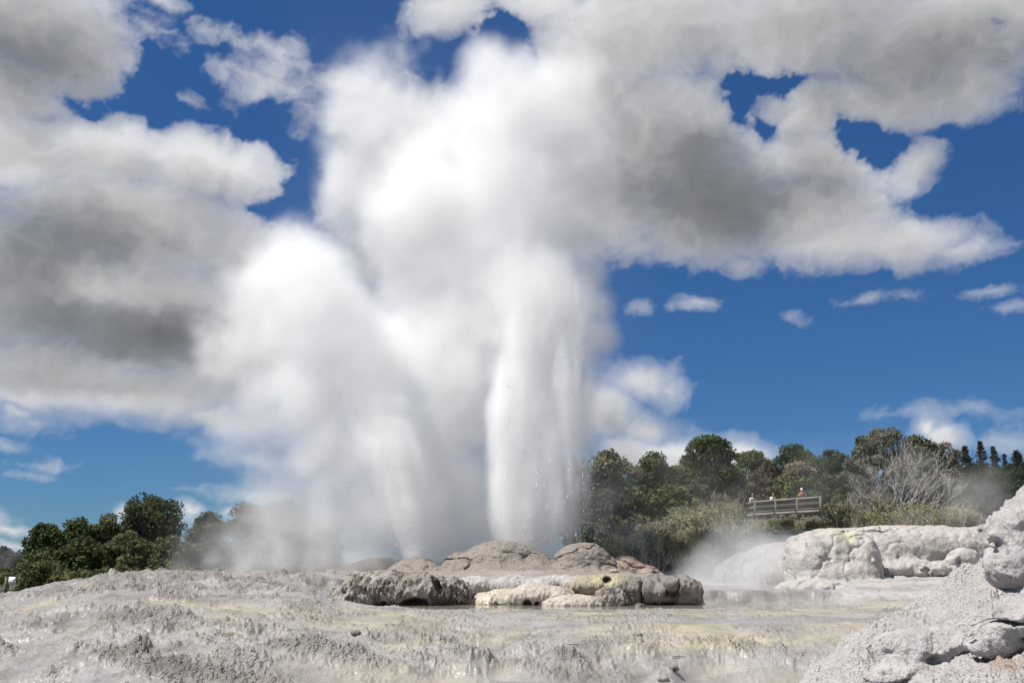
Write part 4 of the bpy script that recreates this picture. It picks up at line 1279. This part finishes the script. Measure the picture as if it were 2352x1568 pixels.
m_steam = steam_mat('dense_white_steam', .85, (1, .999, .995), aniso=0.0)
volume_obj('steam_plume', (-11.5, 38, -.5), (6.5, 53, 31), .165, plume(MAIN, 43, 3.1), m_steam, 'towering white steam plume rising from the tall geyser jet', veil=.0012)
volume_obj('steam_plume', (-17, 38, -.6), (-1.5, 52, 18), .16, plume(LEFT, 43, 9.4), m_steam, 'leaning white steam plume drifting left from the smaller geyser jet', veil=.0012)


def spears(lst, soft=.35):
    """upward pointing fingers of water: (x, y, z_tip, width, length, lean, strength)"""
    def fn(X, Y, Z):
        out = np.zeros(X.shape, f32)
        x1, y1, z1 = X[:, 0, 0], Y[0, :, 0], Z[0, 0, :]
        for (x, y, zt, w, ln, lean, s) in lst:
            xm = abs(lean) * ln + w * 1.2
            i0, i1 = np.searchsorted(x1, [x - xm, x + xm]); j0, j1 = np.searchsorted(y1, [y - w * 1.2, y + w * 1.2]); k0, k1 = np.searchsorted(z1, [zt - ln, zt])
            if i1 <= i0 or j1 <= j0 or k1 <= k0: continue
            sl = (slice(i0, i1), slice(j0, j1), slice(k0, k1))
            u = (zt - Z[sl]) / ln
            ww = w * np.clip(u * 2.6, 0, 1) ** .8 + .02
            wv = .10 * pn(X[sl] * 1.7, Y[sl] * 1.7, Z[sl] * .8) + .05 * pn(X[sl] * 5, Y[sl] * 5, Z[sl] * 2)
            d = np.sqrt((X[sl] + wv - x - lean * (Z[sl] - zt)) ** 2 + (Y[sl] - y) ** 2) / ww
            out[sl] = np.maximum(out[sl], s * np.clip(1 - d, 0, 1) * (1 - u) ** .8 * np.clip(u * 2.4, .05, 1))
        st = fbm(X * 3.0, Y * 3.0, Z * .5, 3, .6)
        return np.clip(out * (1 + 1.1 * st), 0, 1)
    return fn


rng = np.random.default_rng(5)
JY = 41.3
lst = []
for (px, py, w, ln) in [(1325, 818, 20, 400), (1325, 818, 10, 120), (1292, 738, 10, 140), (1350, 800, 12, 260), (1292, 738, 22, 360), (1327, 690, 9, 220), (1165, 735, 26, 420), (1185, 640, 24, 380), (1145, 800, 22, 380), (1210, 700, 26, 420), (1240, 790, 24, 360), (1262, 880, 22, 320), (1165, 930, 26, 320), (1190, 880, 24, 340), (1302, 930, 18, 300), (1283, 900, 16, 280), (1220, 960, 26, 290), (1150, 1000, 20, 250), (1245, 1020, 22, 230), (1275, 1050, 18, 190), (1310, 1010, 14, 240), (1270, 1180, 10, 80), (1170, 1080, 18, 170), (1205, 1100, 20, 150), (1180, 1160, 16, 100), (1225, 1150, 16, 110)]:
    a, b = P(px, py, JY), P(px, py + ln, JY)
    lst.append((a[0], JY + rng.uniform(-.4, .5), a[2], w * .032, a[2] - b[2], -.012, 1.0 if px > 1280 or py > 780 else .55))
for i in range(70):
    py = rng.uniform(640, 1180); half = 96 - .02 * (py - 640)
    px = 1245 + rng.uniform(-1, 1) * half
    a = P(px, py, JY); ln = rng.uniform(1.2, 5.0)
    lst.append((a[0], JY + rng.uniform(-.7, .9), a[2], rng.uniform(.10, .30), ln, rng.normal(0, .02), rng.uniform(.4, 1)))
jetA = spears(lst)
volume_obj('jet_mist', (-1.8, 39.9, .2), (5.2, 42.9, 15.5), .08, jetA, steam_mat('jet_mist', 4.0), 'bright fingers of fine spray inside the tall geyser jet', 'mist')
lst2 = []
JL = 40.0
for i in range(170):
    u = rng.uniform(.04, 1)
    px = 962 - 128 * u + rng.normal(0, 6 + 22 * u); py = 1276 - 430 * u
    a = P(px, py, JL); ln = rng.uniform(1.0, 3.6)
    lst2.append((a[0], JL + rng.uniform(-.4, .4), a[2], rng.uniform(.22, .60), ln, -.33, rng.uniform(.5, 1) * max(.06, 1.05 - 1.0 * u)))
volume_obj('jet_mist', (-9.5, 38.9, -.4), (-2.5, 41.2, 8.6), .08, spears(lst2), steam_mat('jet_mist_leaning', 4.2), 'bright fingers of fine spray inside the leaning geyser jet', 'mist')


# the water itself: strands and drops thrown up by the vents
def drops(name, P_, rad, stretch, rng):
    """many small irregular drops, each a stretched octahedron"""
    n = len(P_)
    o = np.array([[1, 0, 0], [-1, 0, 0], [0, 1, 0], [0, -1, 0], [0, 0, 1], [0, 0, -1]], float)
    f = np.array([[0, 2, 4], [2, 1, 4], [1, 3, 4], [3, 0, 4], [2, 0, 5], [1, 2, 5], [3, 1, 5], [0, 3, 5]])
    V = o[None] * rad[:, None, None] * rng.uniform(.7, 1.3, (n, 6, 1))
    V[:, :, 2] *= stretch[:, None]
    V += P_[:, None]
    me = mesh_np(name, V.reshape(-1, 3), (f[None] + 6 * np.arange(n)[:, None, None]).reshape(-1, 3))
    smooth(me)
    return me


t = NT('foaming_water')
b_ = t.bsdf((.90, .92, .92), .25, .6)
tl = t.n('ShaderNodeBsdfTranslucent'); tl.inputs[0].default_value = (.95, .96, .96, 1)
mx = t.n('ShaderNodeMixShader'); mx.inputs[0].default_value = .55
t.l(b_.outputs[0], mx.inputs[1]); t.l(tl.outputs[0], mx.inputs[2])
m_water = t.done(mx)


def jet(name, label, foot, strands, sp):
    root = thing(name, label, 'geyser', foot)
    f = np.array(foot)
    w = tag(obj('water_column', drops('water_column', strands[0] - f, strands[1], strands[2], rng), m_water, root), kind='stuff')
    s = tag(obj('spray', drops('spray', sp[0] - f, sp[1], sp[2], rng), m_water, root), kind='stuff')
    return root


n = 420
py = 700 + 548 * rng.random(n) ** .7; cl = rng.integers(0, 14, n)
base = 1160 + 185 * (cl + .5) / 14 + 9 * np.sin(cl * 2.3 + py * .01)
px = base + rng.normal(0, 7, n)
A3 = np.array([P(a, b, JY - .3 + rng.uniform(-.7, .7)) for a, b in zip(px, py)])
strA = (A3, rng.uniform(.008, .018, n), rng.uniform(4, 12, n))
n = 3600
py = 580 + 670 * rng.random(n) ** .55
side = rng.choice([-1, 1], n, p=[.5, .5])
off = np.abs(rng.normal(0, 1, n))
px = np.where(side < 0, 1160 - off * (22 + .03 * (py - 600)), 1345 + off * (13 + .05 * np.clip(py - 800, 0, 999)) - .05 * np.clip(py - 900, 0, 999)) + rng.normal(0, 8, n)
px = np.where(rng.random(n) < .05, rng.uniform(1150, 1350, n), px)
A3 = np.array([P(a, b, JY + rng.uniform(-1.4, .8)) for a, b in zip(px, py)])
spA = (A3, .005 + .011 * rng.random(n) ** 4, rng.uniform(1, 1.8, n))
ft = P(1245, 1262, JY + .3)
jet('geyser_jet', 'tall upright geyser jet shooting from behind the tan mounds', ft.tolist(), strA, spA)
n = 500
u = rng.random(n)
px = 958 - 118 * u + rng.normal(0, 1, n) * (5 + 16 * u); py = 1278 - 350 * u + rng.normal(0, 8, n)
A3 = np.array([P(a, b, JL - .2 + rng.uniform(-.5, .5)) for a, b in zip(px, py)])
strB = (A3, rng.uniform(.006, .014, n), rng.uniform(2, 5, n))
n = 1500
u = rng.random(n)
px = 950 - 118 * u + rng.normal(0, 1, n) * (25 + 50 * u); py = 1280 - 420 * u + rng.normal(0, 30, n)
py = np.minimum(py, 1290)
A3 = np.array([P(a, b, JL - .3 + rng.uniform(-.8, .5)) for a, b in zip(px, py)])
spB = (A3, .007 + .018 * rng.random(n) ** 3, rng.uniform(1, 1.6, n))
ft = P(962, 1284, JY - .8)
jet('geyser_jet', 'smaller geyser jet leaning to the left', ft.tolist(), strB, spB)


# thin drifting steam near the ground
def drift(lst, Y0, off, s=.35, gain=1.6, ripple=.55):
    def fn(X, Y, Z):
        wx = fbm(X * .25 + off, Y * .25, Z * .25, 3)
        F = puffs(X + 1.0 * wx, Y, Z + .5 * wx, lst, Y0)
        n_ = .5 * fbm(X * s + off, Y * s, Z * s * 1.3, 4, .6) - ripple * fbm(X * s * 1.3, Y * s * 1.3 + off, Z * s * 1.3, 4, .6, kind=2)
        return np.clip((F + n_) * gain, 0, 1) ** 1.5
    return fn


def box(lst, Y0, pad=1.35):
    lo, hi = np.full(3, 1e9), np.full(3, -1e9)
    for (px, py, r, dy, s) in lst:
        c = P(px, py, Y0 + dy); rr = r * math.hypot(c[1], c[2]) / FOC * pad
        lo = np.minimum(lo, c - rr); hi = np.maximum(hi, c + rr)
    return lo, hi


for lab, lst, Y0, h, dens, off in [
        ('white steam creeping along the terrace rim left of the geysers', [(480, 1300, 40, 0, .6), (560, 1296, 46, 1, .7), (640, 1296, 46, 0, .8), (720, 1292, 50, 0, .9), (800, 1290, 50, 0, .9), (870, 1292, 40, -1, .8), (1560, 1345, 50, -8, .6), (1480, 1375, 40, -10, .5)], 41, .16, .38, 5.2),
        ('thin steam drifting in front of the left trees', [(480, 1270, 80, 4, .5), (560, 1250, 110, 3, .6), (640, 1210, 130, 2, .75), (720, 1180, 140, 1, .85), (800, 1230, 120, 0, .9), (430, 1300, 50, 5, .5), (600, 1290, 80, 0, .85), (700, 1290, 80, -2, .9), (820, 1290, 70, -3, .9)], 52, .32, .2, 1.7),
        ('grey steam hanging over the back pool', [(1650, 1330, 85, 0, .7), (1720, 1310, 90, 2, .8), (1780, 1290, 90, 4, .8), (1700, 1270, 80, 6, .6), (1830, 1330, 70, -1, .6), (1600, 1350, 60, -2, .6), (1850, 1370, 80, -3, .5), (1920, 1345, 70, 0, .4), (1960, 1385, 80, -4, .4), (1860, 1420, 90, -6, .4), (1740, 1390, 90, -4, .45), (1690, 1300, 110, 3, .8), (1640, 1370, 80, -3, .6)], 31, .2, .42, 4.1),
        ('steam wisps rising at the right behind the boulder', [(2190, 1170, 60, 0, .7), (2230, 1130, 60, 1, .7), (2270, 1110, 50, 2, .6), (2120, 1195, 50, 0, .6), (2050, 1210, 45, 0, .5), (1970, 1190, 30, 0, .45), (1985, 1165, 20, 0, .4), (2280, 1170, 60, 2, .6)], 46, .28, .13, 6.3),
        ('veil of fine spray falling over the trees right of the tall jet', [(1370, 1210, 70, 0, .6), (1385, 1150, 70, 0, .6), (1370, 1080, 60, 0, .5), (1360, 1000, 50, 0, .5), (1430, 1240, 70, 0, .45), (1480, 1250, 60, 1, .35)], 44, .3, .16, 8.8),
        ('pale steam puff at the far left edge', [(10, 1290, 36, 0, .7), (30, 1265, 30, 1, .5), (-20, 1270, 40, 0, .7)], 92, .4, .09, 2.9),
        ('light steam over the front pool', [(1850, 1500, 110, 0, .5), (1920, 1540, 90, -1, .5), (1780, 1460, 100, 1.5, .4), (1900, 1440, 80, 2, .35), (1700, 1420, 120, 4, .32)], 14.5, .12, .13, 5.6),
        ('thin steam skimming the scrub below the platform', [(1560, 1240, 90, 0, .5), (1660, 1215, 90, 2, .5), (1760, 1210, 90, 3, .55), (1850, 1215, 70, 3, .5), (1500, 1260, 70, 0, .45), (1450, 1120, 120, 2, .5), (1580, 1130, 130, 3, .5), (1720, 1130, 130, 4, .55), (1860, 1120, 130, 4, .5), (2000, 1120, 130, 4, .5), (2130, 1130, 120, 4, .5), (2250, 1130, 120, 4, .5)], 49, .45, .035, 7.7)]:
    lo, hi = box(lst, Y0)
    volume_obj('steam_drift', lo, hi, h, drift(lst, Y0, off, s=.35 if Y0 > 20 else .9), steam_mat('thin_steam', dens), lab)

# ================================================================== the viewing platform, people and small man-made things


def box_mb(bm_v, bm_f, a, b, w, h, up=(0, 0, 1)):
    """a squared bar from a to b, w wide and h high"""
    a, b = np.array(a, float), np.array(b, float)
    d = b - a; d /= np.linalg.norm(d)
    up = np.array(up, float)
    if abs(d @ up) > .95: up = np.array([0, 1.0, 0])
    s = np.cross(d, up); s /= np.linalg.norm(s)
    u = np.cross(s, d)
    o = len(bm_v)
    for p_ in (a, b):
        for i, j in ((-1, -1), (1, -1), (1, 1), (-1, 1)):
            bm_v.append(p_ + s * i * w / 2 + u * j * h / 2)
    bm_f += [[o, o + 3, o + 2, o + 1], [o + 4, o + 5, o + 6, o + 7]] + [[o + k, o + (k + 1) % 4, o + 4 + (k + 1) % 4, o + 4 + k] for k in range(4)]


def bars(name, lst, mat, parent, org):
    v, f = [], []
    for a, b, w, h in lst:
        box_mb(v, f, np.array(a) - org, np.array(b) - org, w, h)
    me = mesh_np(name, np.array(v), np.array(f))
    return obj(name, me, mat, parent)


m_wood = plain('weathered_timber', (.14, .135, .11), .85, .2, .3, 2.0)
m_wood2 = plain('pale_timber', (.24, .23, .19), .85, .2, .25, 2.0)
ZR_, ZD_ = 5.05, 4.05
fx = lambda px, Y: (px - 1176) / FOC * math.hypot(Y, 4.6) * 1.0
PX = [1701, 1708, 1733.5, 1781, 1830.5, 1884.5]
YY = [84.5, 83.0, 80.0, 78.0, 76.0, 74.0]
POSTS = [np.array([P(px, 1150, Y)[0], Y, ZD_]) for px, Y in zip(PX, YY)]
org = POSTS[3].copy()
root = thing('platform_fence', 'weathered timber railing of the viewing platform on the scrub slope', 'fence', org.tolist())
for i, p_ in enumerate(POSTS[1:]):
    bars('post', [(p_ + [0, 0, -.9], p_ + [0, 0, 1.0 + (.05 if i else 0)], .17, .17)], m_wood, root, org)
for a, b in zip(POSTS[:-1], POSTS[1:]):
    d = (b - a) / np.linalg.norm(b - a)
    n_ = np.array([d[1], -d[0], 0]) * .11
    a_, b_ = a + d * .09, b - d * .09
    bars('top_rail', [(a_ + [0, 0, .93] + n_, b_ + [0, 0, .93] + n_, .07, .17)], m_wood2, root, org)
    bars('bottom_rail', [(a_ + [0, 0, .10] + n_ * .4, b_ + [0, 0, .10] + n_ * .4, .06, .11)], m_wood, root, org)
    bars('edge_board', [(a_ + [0, 0, -.14] + n_ * 1.3, b_ + [0, 0, -.14] + n_ * 1.3, .06, .22)], m_wood2, root, org)
    L_ = np.linalg.norm(b - a); k = max(3, int(L_ / .105))
    bars('slat_panel', [(a + d * L_ * (j + .5) / k + [0, 0, .16], a + d * L_ * (j + .5) / k + [0, 0, .845], .062, .03) for j in range(k)], m_wood2, root, org)
v, f = [], []
dk = [p_ for p_ in POSTS]
for p_ in dk:
    v += [p_ + [0, 0, -.03] - org, p_ + [.5, 3.2, -.03] - org, p_ + [0, 0, -.10] - org, p_ + [.5, 3.2, -.10] - org]
for i in range(len(dk) - 1):
    o = 4 * i
    f += [[o, o + 4, o + 5, o + 1], [o + 2, o + 3, o + 7, o + 6], [o, o + 2, o + 6, o + 4], [o + 1, o + 5, o + 7, o + 3]]
obj('deck', mesh_np('deck', np.array(v), np.array(f)), m_wood, root)


# ------------------------------------------------------------------ people leaning on the railing
def cone_sdf(X, Y, Z, a, b, ra, rb):
    a, b = np.array(a), np.array(b)
    ab = b - a; L2 = ab @ ab + 1e-9
    t_ = np.clip(((X - a[0]) * ab[0] + (Y - a[1]) * ab[1] + (Z - a[2]) * ab[2]) / L2, 0, 1)
    return np.sqrt((X - a[0] - ab[0] * t_) ** 2 + (Y - a[1] - ab[1] * t_) ** 2 + (Z - a[2] - ab[2] * t_) ** 2) - (ra + (rb - ra) * t_)


def sdf_mesh(name, prims, h, k=.03, grow=0.0, cut=None):
    pts = np.array([p_[0] for p_ in prims] + [p_[1] for p_ in prims]); rr = max(max(p_[2], p_[3]) for p_ in prims)
    lo, hi = pts.min(0) - rr - grow - .03, pts.max(0) + rr + grow + .03
    n = np.ceil((hi - lo) / h).astype(int) + 1
    X, Y, Z = np.meshgrid(*[(lo[i] + h * np.arange(n[i])).astype(f32) for i in range(3)], indexing='ij')
    F = None
    for (a, b, ra, rb) in prims:
        d = cone_sdf(X, Y, Z, a, b, ra, rb)
        if F is None: F = d
        else:
            kk = min(k, .9 * min(ra, rb))
            hh = np.clip(.5 + .5 * (F - d) / kk, 0, 1)
            F = F + (d - F) * hh - kk * hh * (1 - hh)
    F = F - grow
    if cut: F = np.maximum(F, cut(X, Y, Z))
    V, Q = surface_nets(F, lo, h)
    me = mesh_np(name, V, Q); smooth(me)
    return me


m_skin = plain('skin', (.42, .26, .19), .6, .3, .08, 6)


def person(label, loc, s, lean, arms, hair, shirt, trousers, facing=-1, extra=None):
    """stands at loc looking towards -Y (at the geyser); lean tips the trunk forward; arms: elbow and hand of both sides"""
    root = thing('person', label, 'person', loc)
    root.scale = (s, s, s)
    hip = np.array([0, 0, .92]); up = np.array([0, -math.sin(lean), math.cos(lean)])
    chest = hip + up * .38; neck = hip + up * .54
    hd = neck + (up * .6 + np.array([0, -.12, .5])) * .16
    body = [(hip + [-.07, 0, 0], hip + [.07, 0, 0], .125, .125), (hip, chest, .12, .14), (chest + [-.12, 0, .06], chest + [.12, 0, .06], .085, .085), (neck - up * .03, hd, .055, .052),
            (hd + [0, -.01, .06], hd + [0, .02, .12], .082, .092), (hd + [0, -.035, .0], hd + [0, -.03, .05], .055, .07), (hd + [0, -.098, .045], hd + [0, -.10, .06], .014, .011),
            (hd + [-.085, .01, .06], hd + [-.09, .012, .085], .018, .018), (hd + [.085, .01, .06], hd + [.09, .012, .085], .018, .018)]
    sleeves, legs = [], []
    for sgn, (el, ha) in zip((-1, 1), arms):
        sh = chest + np.array([sgn * .185, 0, .075]); el, ha = np.array(el), np.array(ha)
        fd = ha - el; fd /= np.linalg.norm(fd)
        palm = ha + fd * .07
        body += [(sh, el, .052, .042), (el, ha, .042, .027), (ha, palm, .030, .034)]
        side = np.cross(fd, [0, 0, 1.0]); side /= np.linalg.norm(side) + 1e-6
        for q_, ln in ((-.027, .062), (-.009, .075), (.009, .07), (.026, .054)):
            k1 = palm + side * q_ + fd * .02; k2 = k1 + fd * ln * .6 - np.array([0, 0, .012]); k3 = k2 + fd * ln * .35 - np.array([0, 0, .025])
            body += [(k1, k2, .010, .009), (k2, k3, .009, .008)]
        body += [(ha + side * -sgn * .03 + fd * .02, ha + side * -sgn * .055 + fd * .065, .012, .010)]
        sleeves.append((sh, sh + (el - sh) * .8, .062, .056))
        kn = np.array([sgn * .095, -.05, .49]); an = np.array([sgn * .10, .02, .07])
        legs += [(hip + [sgn * .08, 0, -.04], kn, .092, .058), (kn, an, .056, .038)]
        body += [(hip + [sgn * .08, 0, -.04], kn, .082, .05), (kn, an, .048, .034), (an + [0, .03, -.03], an + [0, -.15, -.045], .038, .03)]
    bm_ = sdf_mesh('body', body, .0125)
    obj('body', bm_, m_skin, root)
    tor = [(hip + [-.06, 0, .02], hip + [.06, 0, .02], .145, .145), (hip, chest, .14, .155), (chest + [-.13, 0, .06], chest + [.13, 0, .06], .095, .095)] + sleeves
    obj('shirt', sdf_mesh('shirt', tor, .018, .05), shirt, root)
    obj('trousers', sdf_mesh('trousers', [(hip + [-.07, 0, -.02], hip + [.07, 0, -.02], .14, .14)] + [(a, b, ra + .014, rb + .014) for a, b, ra, rb in legs], .018, .05), trousers, root)
    hs = [(hd + [0, .015, .075], hd + [0, .03, .135], .095, .098), (hd + [0, .06, .03], hd + [0, .06, .10], .07, .08)]
    hcut = lambda X, Y, Z: .0 - (Y - (hd[1] - .045) + .55 * (Z - hd[2] - .06))
    obj('hair', sdf_mesh('hair', hs, .015, .04, cut=hcut), hair, root)
    if extra: extra(root, hd, chest, hip)
    return root


hair_b = plain('brown_hair', (.10, .05, .03), .6, .3)
hair_r = plain('reddish_hair', (.30, .09, .045), .6, .3)
hair_d = plain('dark_hair', (.05, .03, .022), .6, .3)
c_beige = plain('beige_cloth', (.55, .50, .42), .9, .1, .1)
c_white = plain('white_cloth', (.78, .78, .78), .9, .1, .05)
c_orange = plain('orange_cloth', (.62, .17, .05), .9, .1, .1)
c_navy = plain('navy_cloth', (.03, .04, .08), .9, .1, .1)
c_jean = plain('denim', (.10, .13, .20), .9, .1, .15)
pl = lambda px, Y, z=ZD_: (P(px, 1140, Y)[0], Y, z - .03)
person('person in a pale beige top resting an elbow on the left end of the railing', pl(1727.5, 81.3), 1.0, .30,
       [((-.33, -.36, 1.06), (-.22, -.55, 1.20)), ((.24, -.36, 1.12), (.08, -.42, 1.36))], hair_b, c_beige, c_jean)


def straps(root, hd, chest, hip):
    obj('backpack', sdf_mesh('backpack', [(chest + [0, .17, -.18], chest + [0, .17, .05], .11, .10), (chest + [-.05, .19, -.12], chest + [.05, .19, -.12], .10, .10)], .018, .05), c_navy, root)


person('person in a white top with a navy backpack bending over the railing', pl(1773, 79.2), .98, .72,
       [((-.25, -.52, 1.06), (-.10, -.62, 1.22)), ((.24, -.50, 1.06), (.06, -.66, 1.12))], hair_r, c_white, c_jean, extra=straps)


def camera_bits(root, hd, chest, hip):
    v, f = [], []
    box_mb(v, f, hd + [-.065, -.17, .05], hd + [.065, -.17, .05], .05, .085)
    obj('hand_camera', mesh_np('hand_camera', np.array(v), np.array(f)), hair_d, root)
    obj('hat', sdf_mesh('hat', [(hd + [0, .01, .13], hd + [0, .02, .155], .10, .095), (hd + [0, -.10, .125], hd + [0, -.05, .13], .045, .06)], .015, .03), c_white, root)


person('person in an orange top and pale cap holding a camera up to the face', pl(1842, 76.5), 1.0, .04,
       [((-.30, -.18, 1.26), (-.09, -.17, 1.50)), ((.30, -.18, 1.26), (.09, -.17, 1.50))], hair_r, c_orange, c_navy, extra=camera_bits)

# ------------------------------------------------------------------ house roof among the trees, white board and post at the far left
m_roof = plain('pale_metal_roof', (.42, .44, .47), .5, .4, .08)
m_wallh = plain('grey_house_wall', (.30, .30, .29), .9, .2, .1)
hx, hy = P(1728, 1100, 96)[0], 96.0
hz = ground_z(hx, hy) - .3
zt_ = P(1728, 1090, 96)[2]
root = thing('house', 'low house with a pale grey roof half hidden by the hill trees', 'house', (hx, hy, hz))
hh_ = zt_ - hz
v, f = [], []
box_mb(v, f, (-2.2, 0, (hh_ - .8) / 2), (2.2, 0, (hh_ - .8) / 2), 3.4, hh_ - .8)
obj('wall', mesh_np('wall', np.array(v), np.array(f)), m_wallh, root)
W_, D_ = 2.6, 2.1
rv = np.array([[-W_, -D_, hh_ - .85], [W_, -D_, hh_ - .85], [W_, D_, hh_ - .85], [-W_, D_, hh_ - .85], [-W_ * .55, 0, hh_], [W_ * .55, 0, hh_]])
import bmesh
bm = bmesh.new(); vs = [bm.verts.new(x) for x in rv]
for q_ in ((0, 1, 5, 4), (1, 2, 5), (2, 3, 4, 5), (3, 0, 4), (3, 2, 1, 0)): bm.faces.new([vs[i] for i in q_])
me = bpy.data.meshes.new('roof'); bm.to_mesh(me); bm.free()
obj('roof', me, m_roof, root)

Yb = 62.0
bx = P(34, 1330, Yb)[0]; zt_ = P(34, 1324, Yb)[2]; zg = ground_z(bx, Yb)
root = thing('notice_board', 'white board standing low at the far left edge behind the terrace', 'board', (bx, Yb, zg))
wb_ = 34 * Yb / FOC / 2
org = np.array([bx, Yb, zg])
bars('panel', [((bx - wb_, Yb, zt_ - .25), (bx + wb_, Yb, zt_ - .25), .05, .50)], c_white, root, org)
for s_ in (-.8, .8):
    bars('leg', [((bx + wb_ * s_, Yb + .06, zg - .3), (bx + wb_ * s_, Yb + .06, zt_ - .1), .07, .07)], m_wood, root, org)
bx2 = P(15.5, 1330, Yb - 1)[0]; zt2 = P(15.5, 1317, Yb - 1)[2]; zg2 = ground_z(bx2, Yb - 1)
v, f = [], []
box_mb(v, f, (0, 0, -.3), (0, 0, zt2 - zg2 - .06), .16, .16)
box_mb(v, f, (0, 0, zt2 - zg2 - .06), (0, 0, zt2 - zg2), .20, .20)
tag(obj('timber_post', mesh_np('timber_post', np.array(v), np.array(f)), m_wood, loc=(bx2, Yb - 1, zg2)), 'thick grey timber post left of the white board', 'post')

# twigs lying on the flats
rng = np.random.default_rng(9)
for lab, px, py, Y, ln in [('thin dry twig lying on the yellow flat right of centre', 1322, 1484, 15.2, .30), ('short dark stick leaning in the grey crust on the right', 1560, 1511, 14.6, .22)]:
    q_ = hit(px, py); z = q_[2]
    pts = np.array([[-.5, 0, .02], [-.15, .05, .05], [.2, .02, .05], [.5, -.04, .03]]) * ln
    fork = np.array([pts[1], pts[1] + np.array([.12, .1, .06]) * ln * 2])
    tag(obj('twig', tubes('twig', [(pts, np.array([.006, .006, .005, .003])), (fork, np.array([.004, .002]))]), m_bark, loc=(q_[0], q_[1], z + .02)), lab, 'twig')
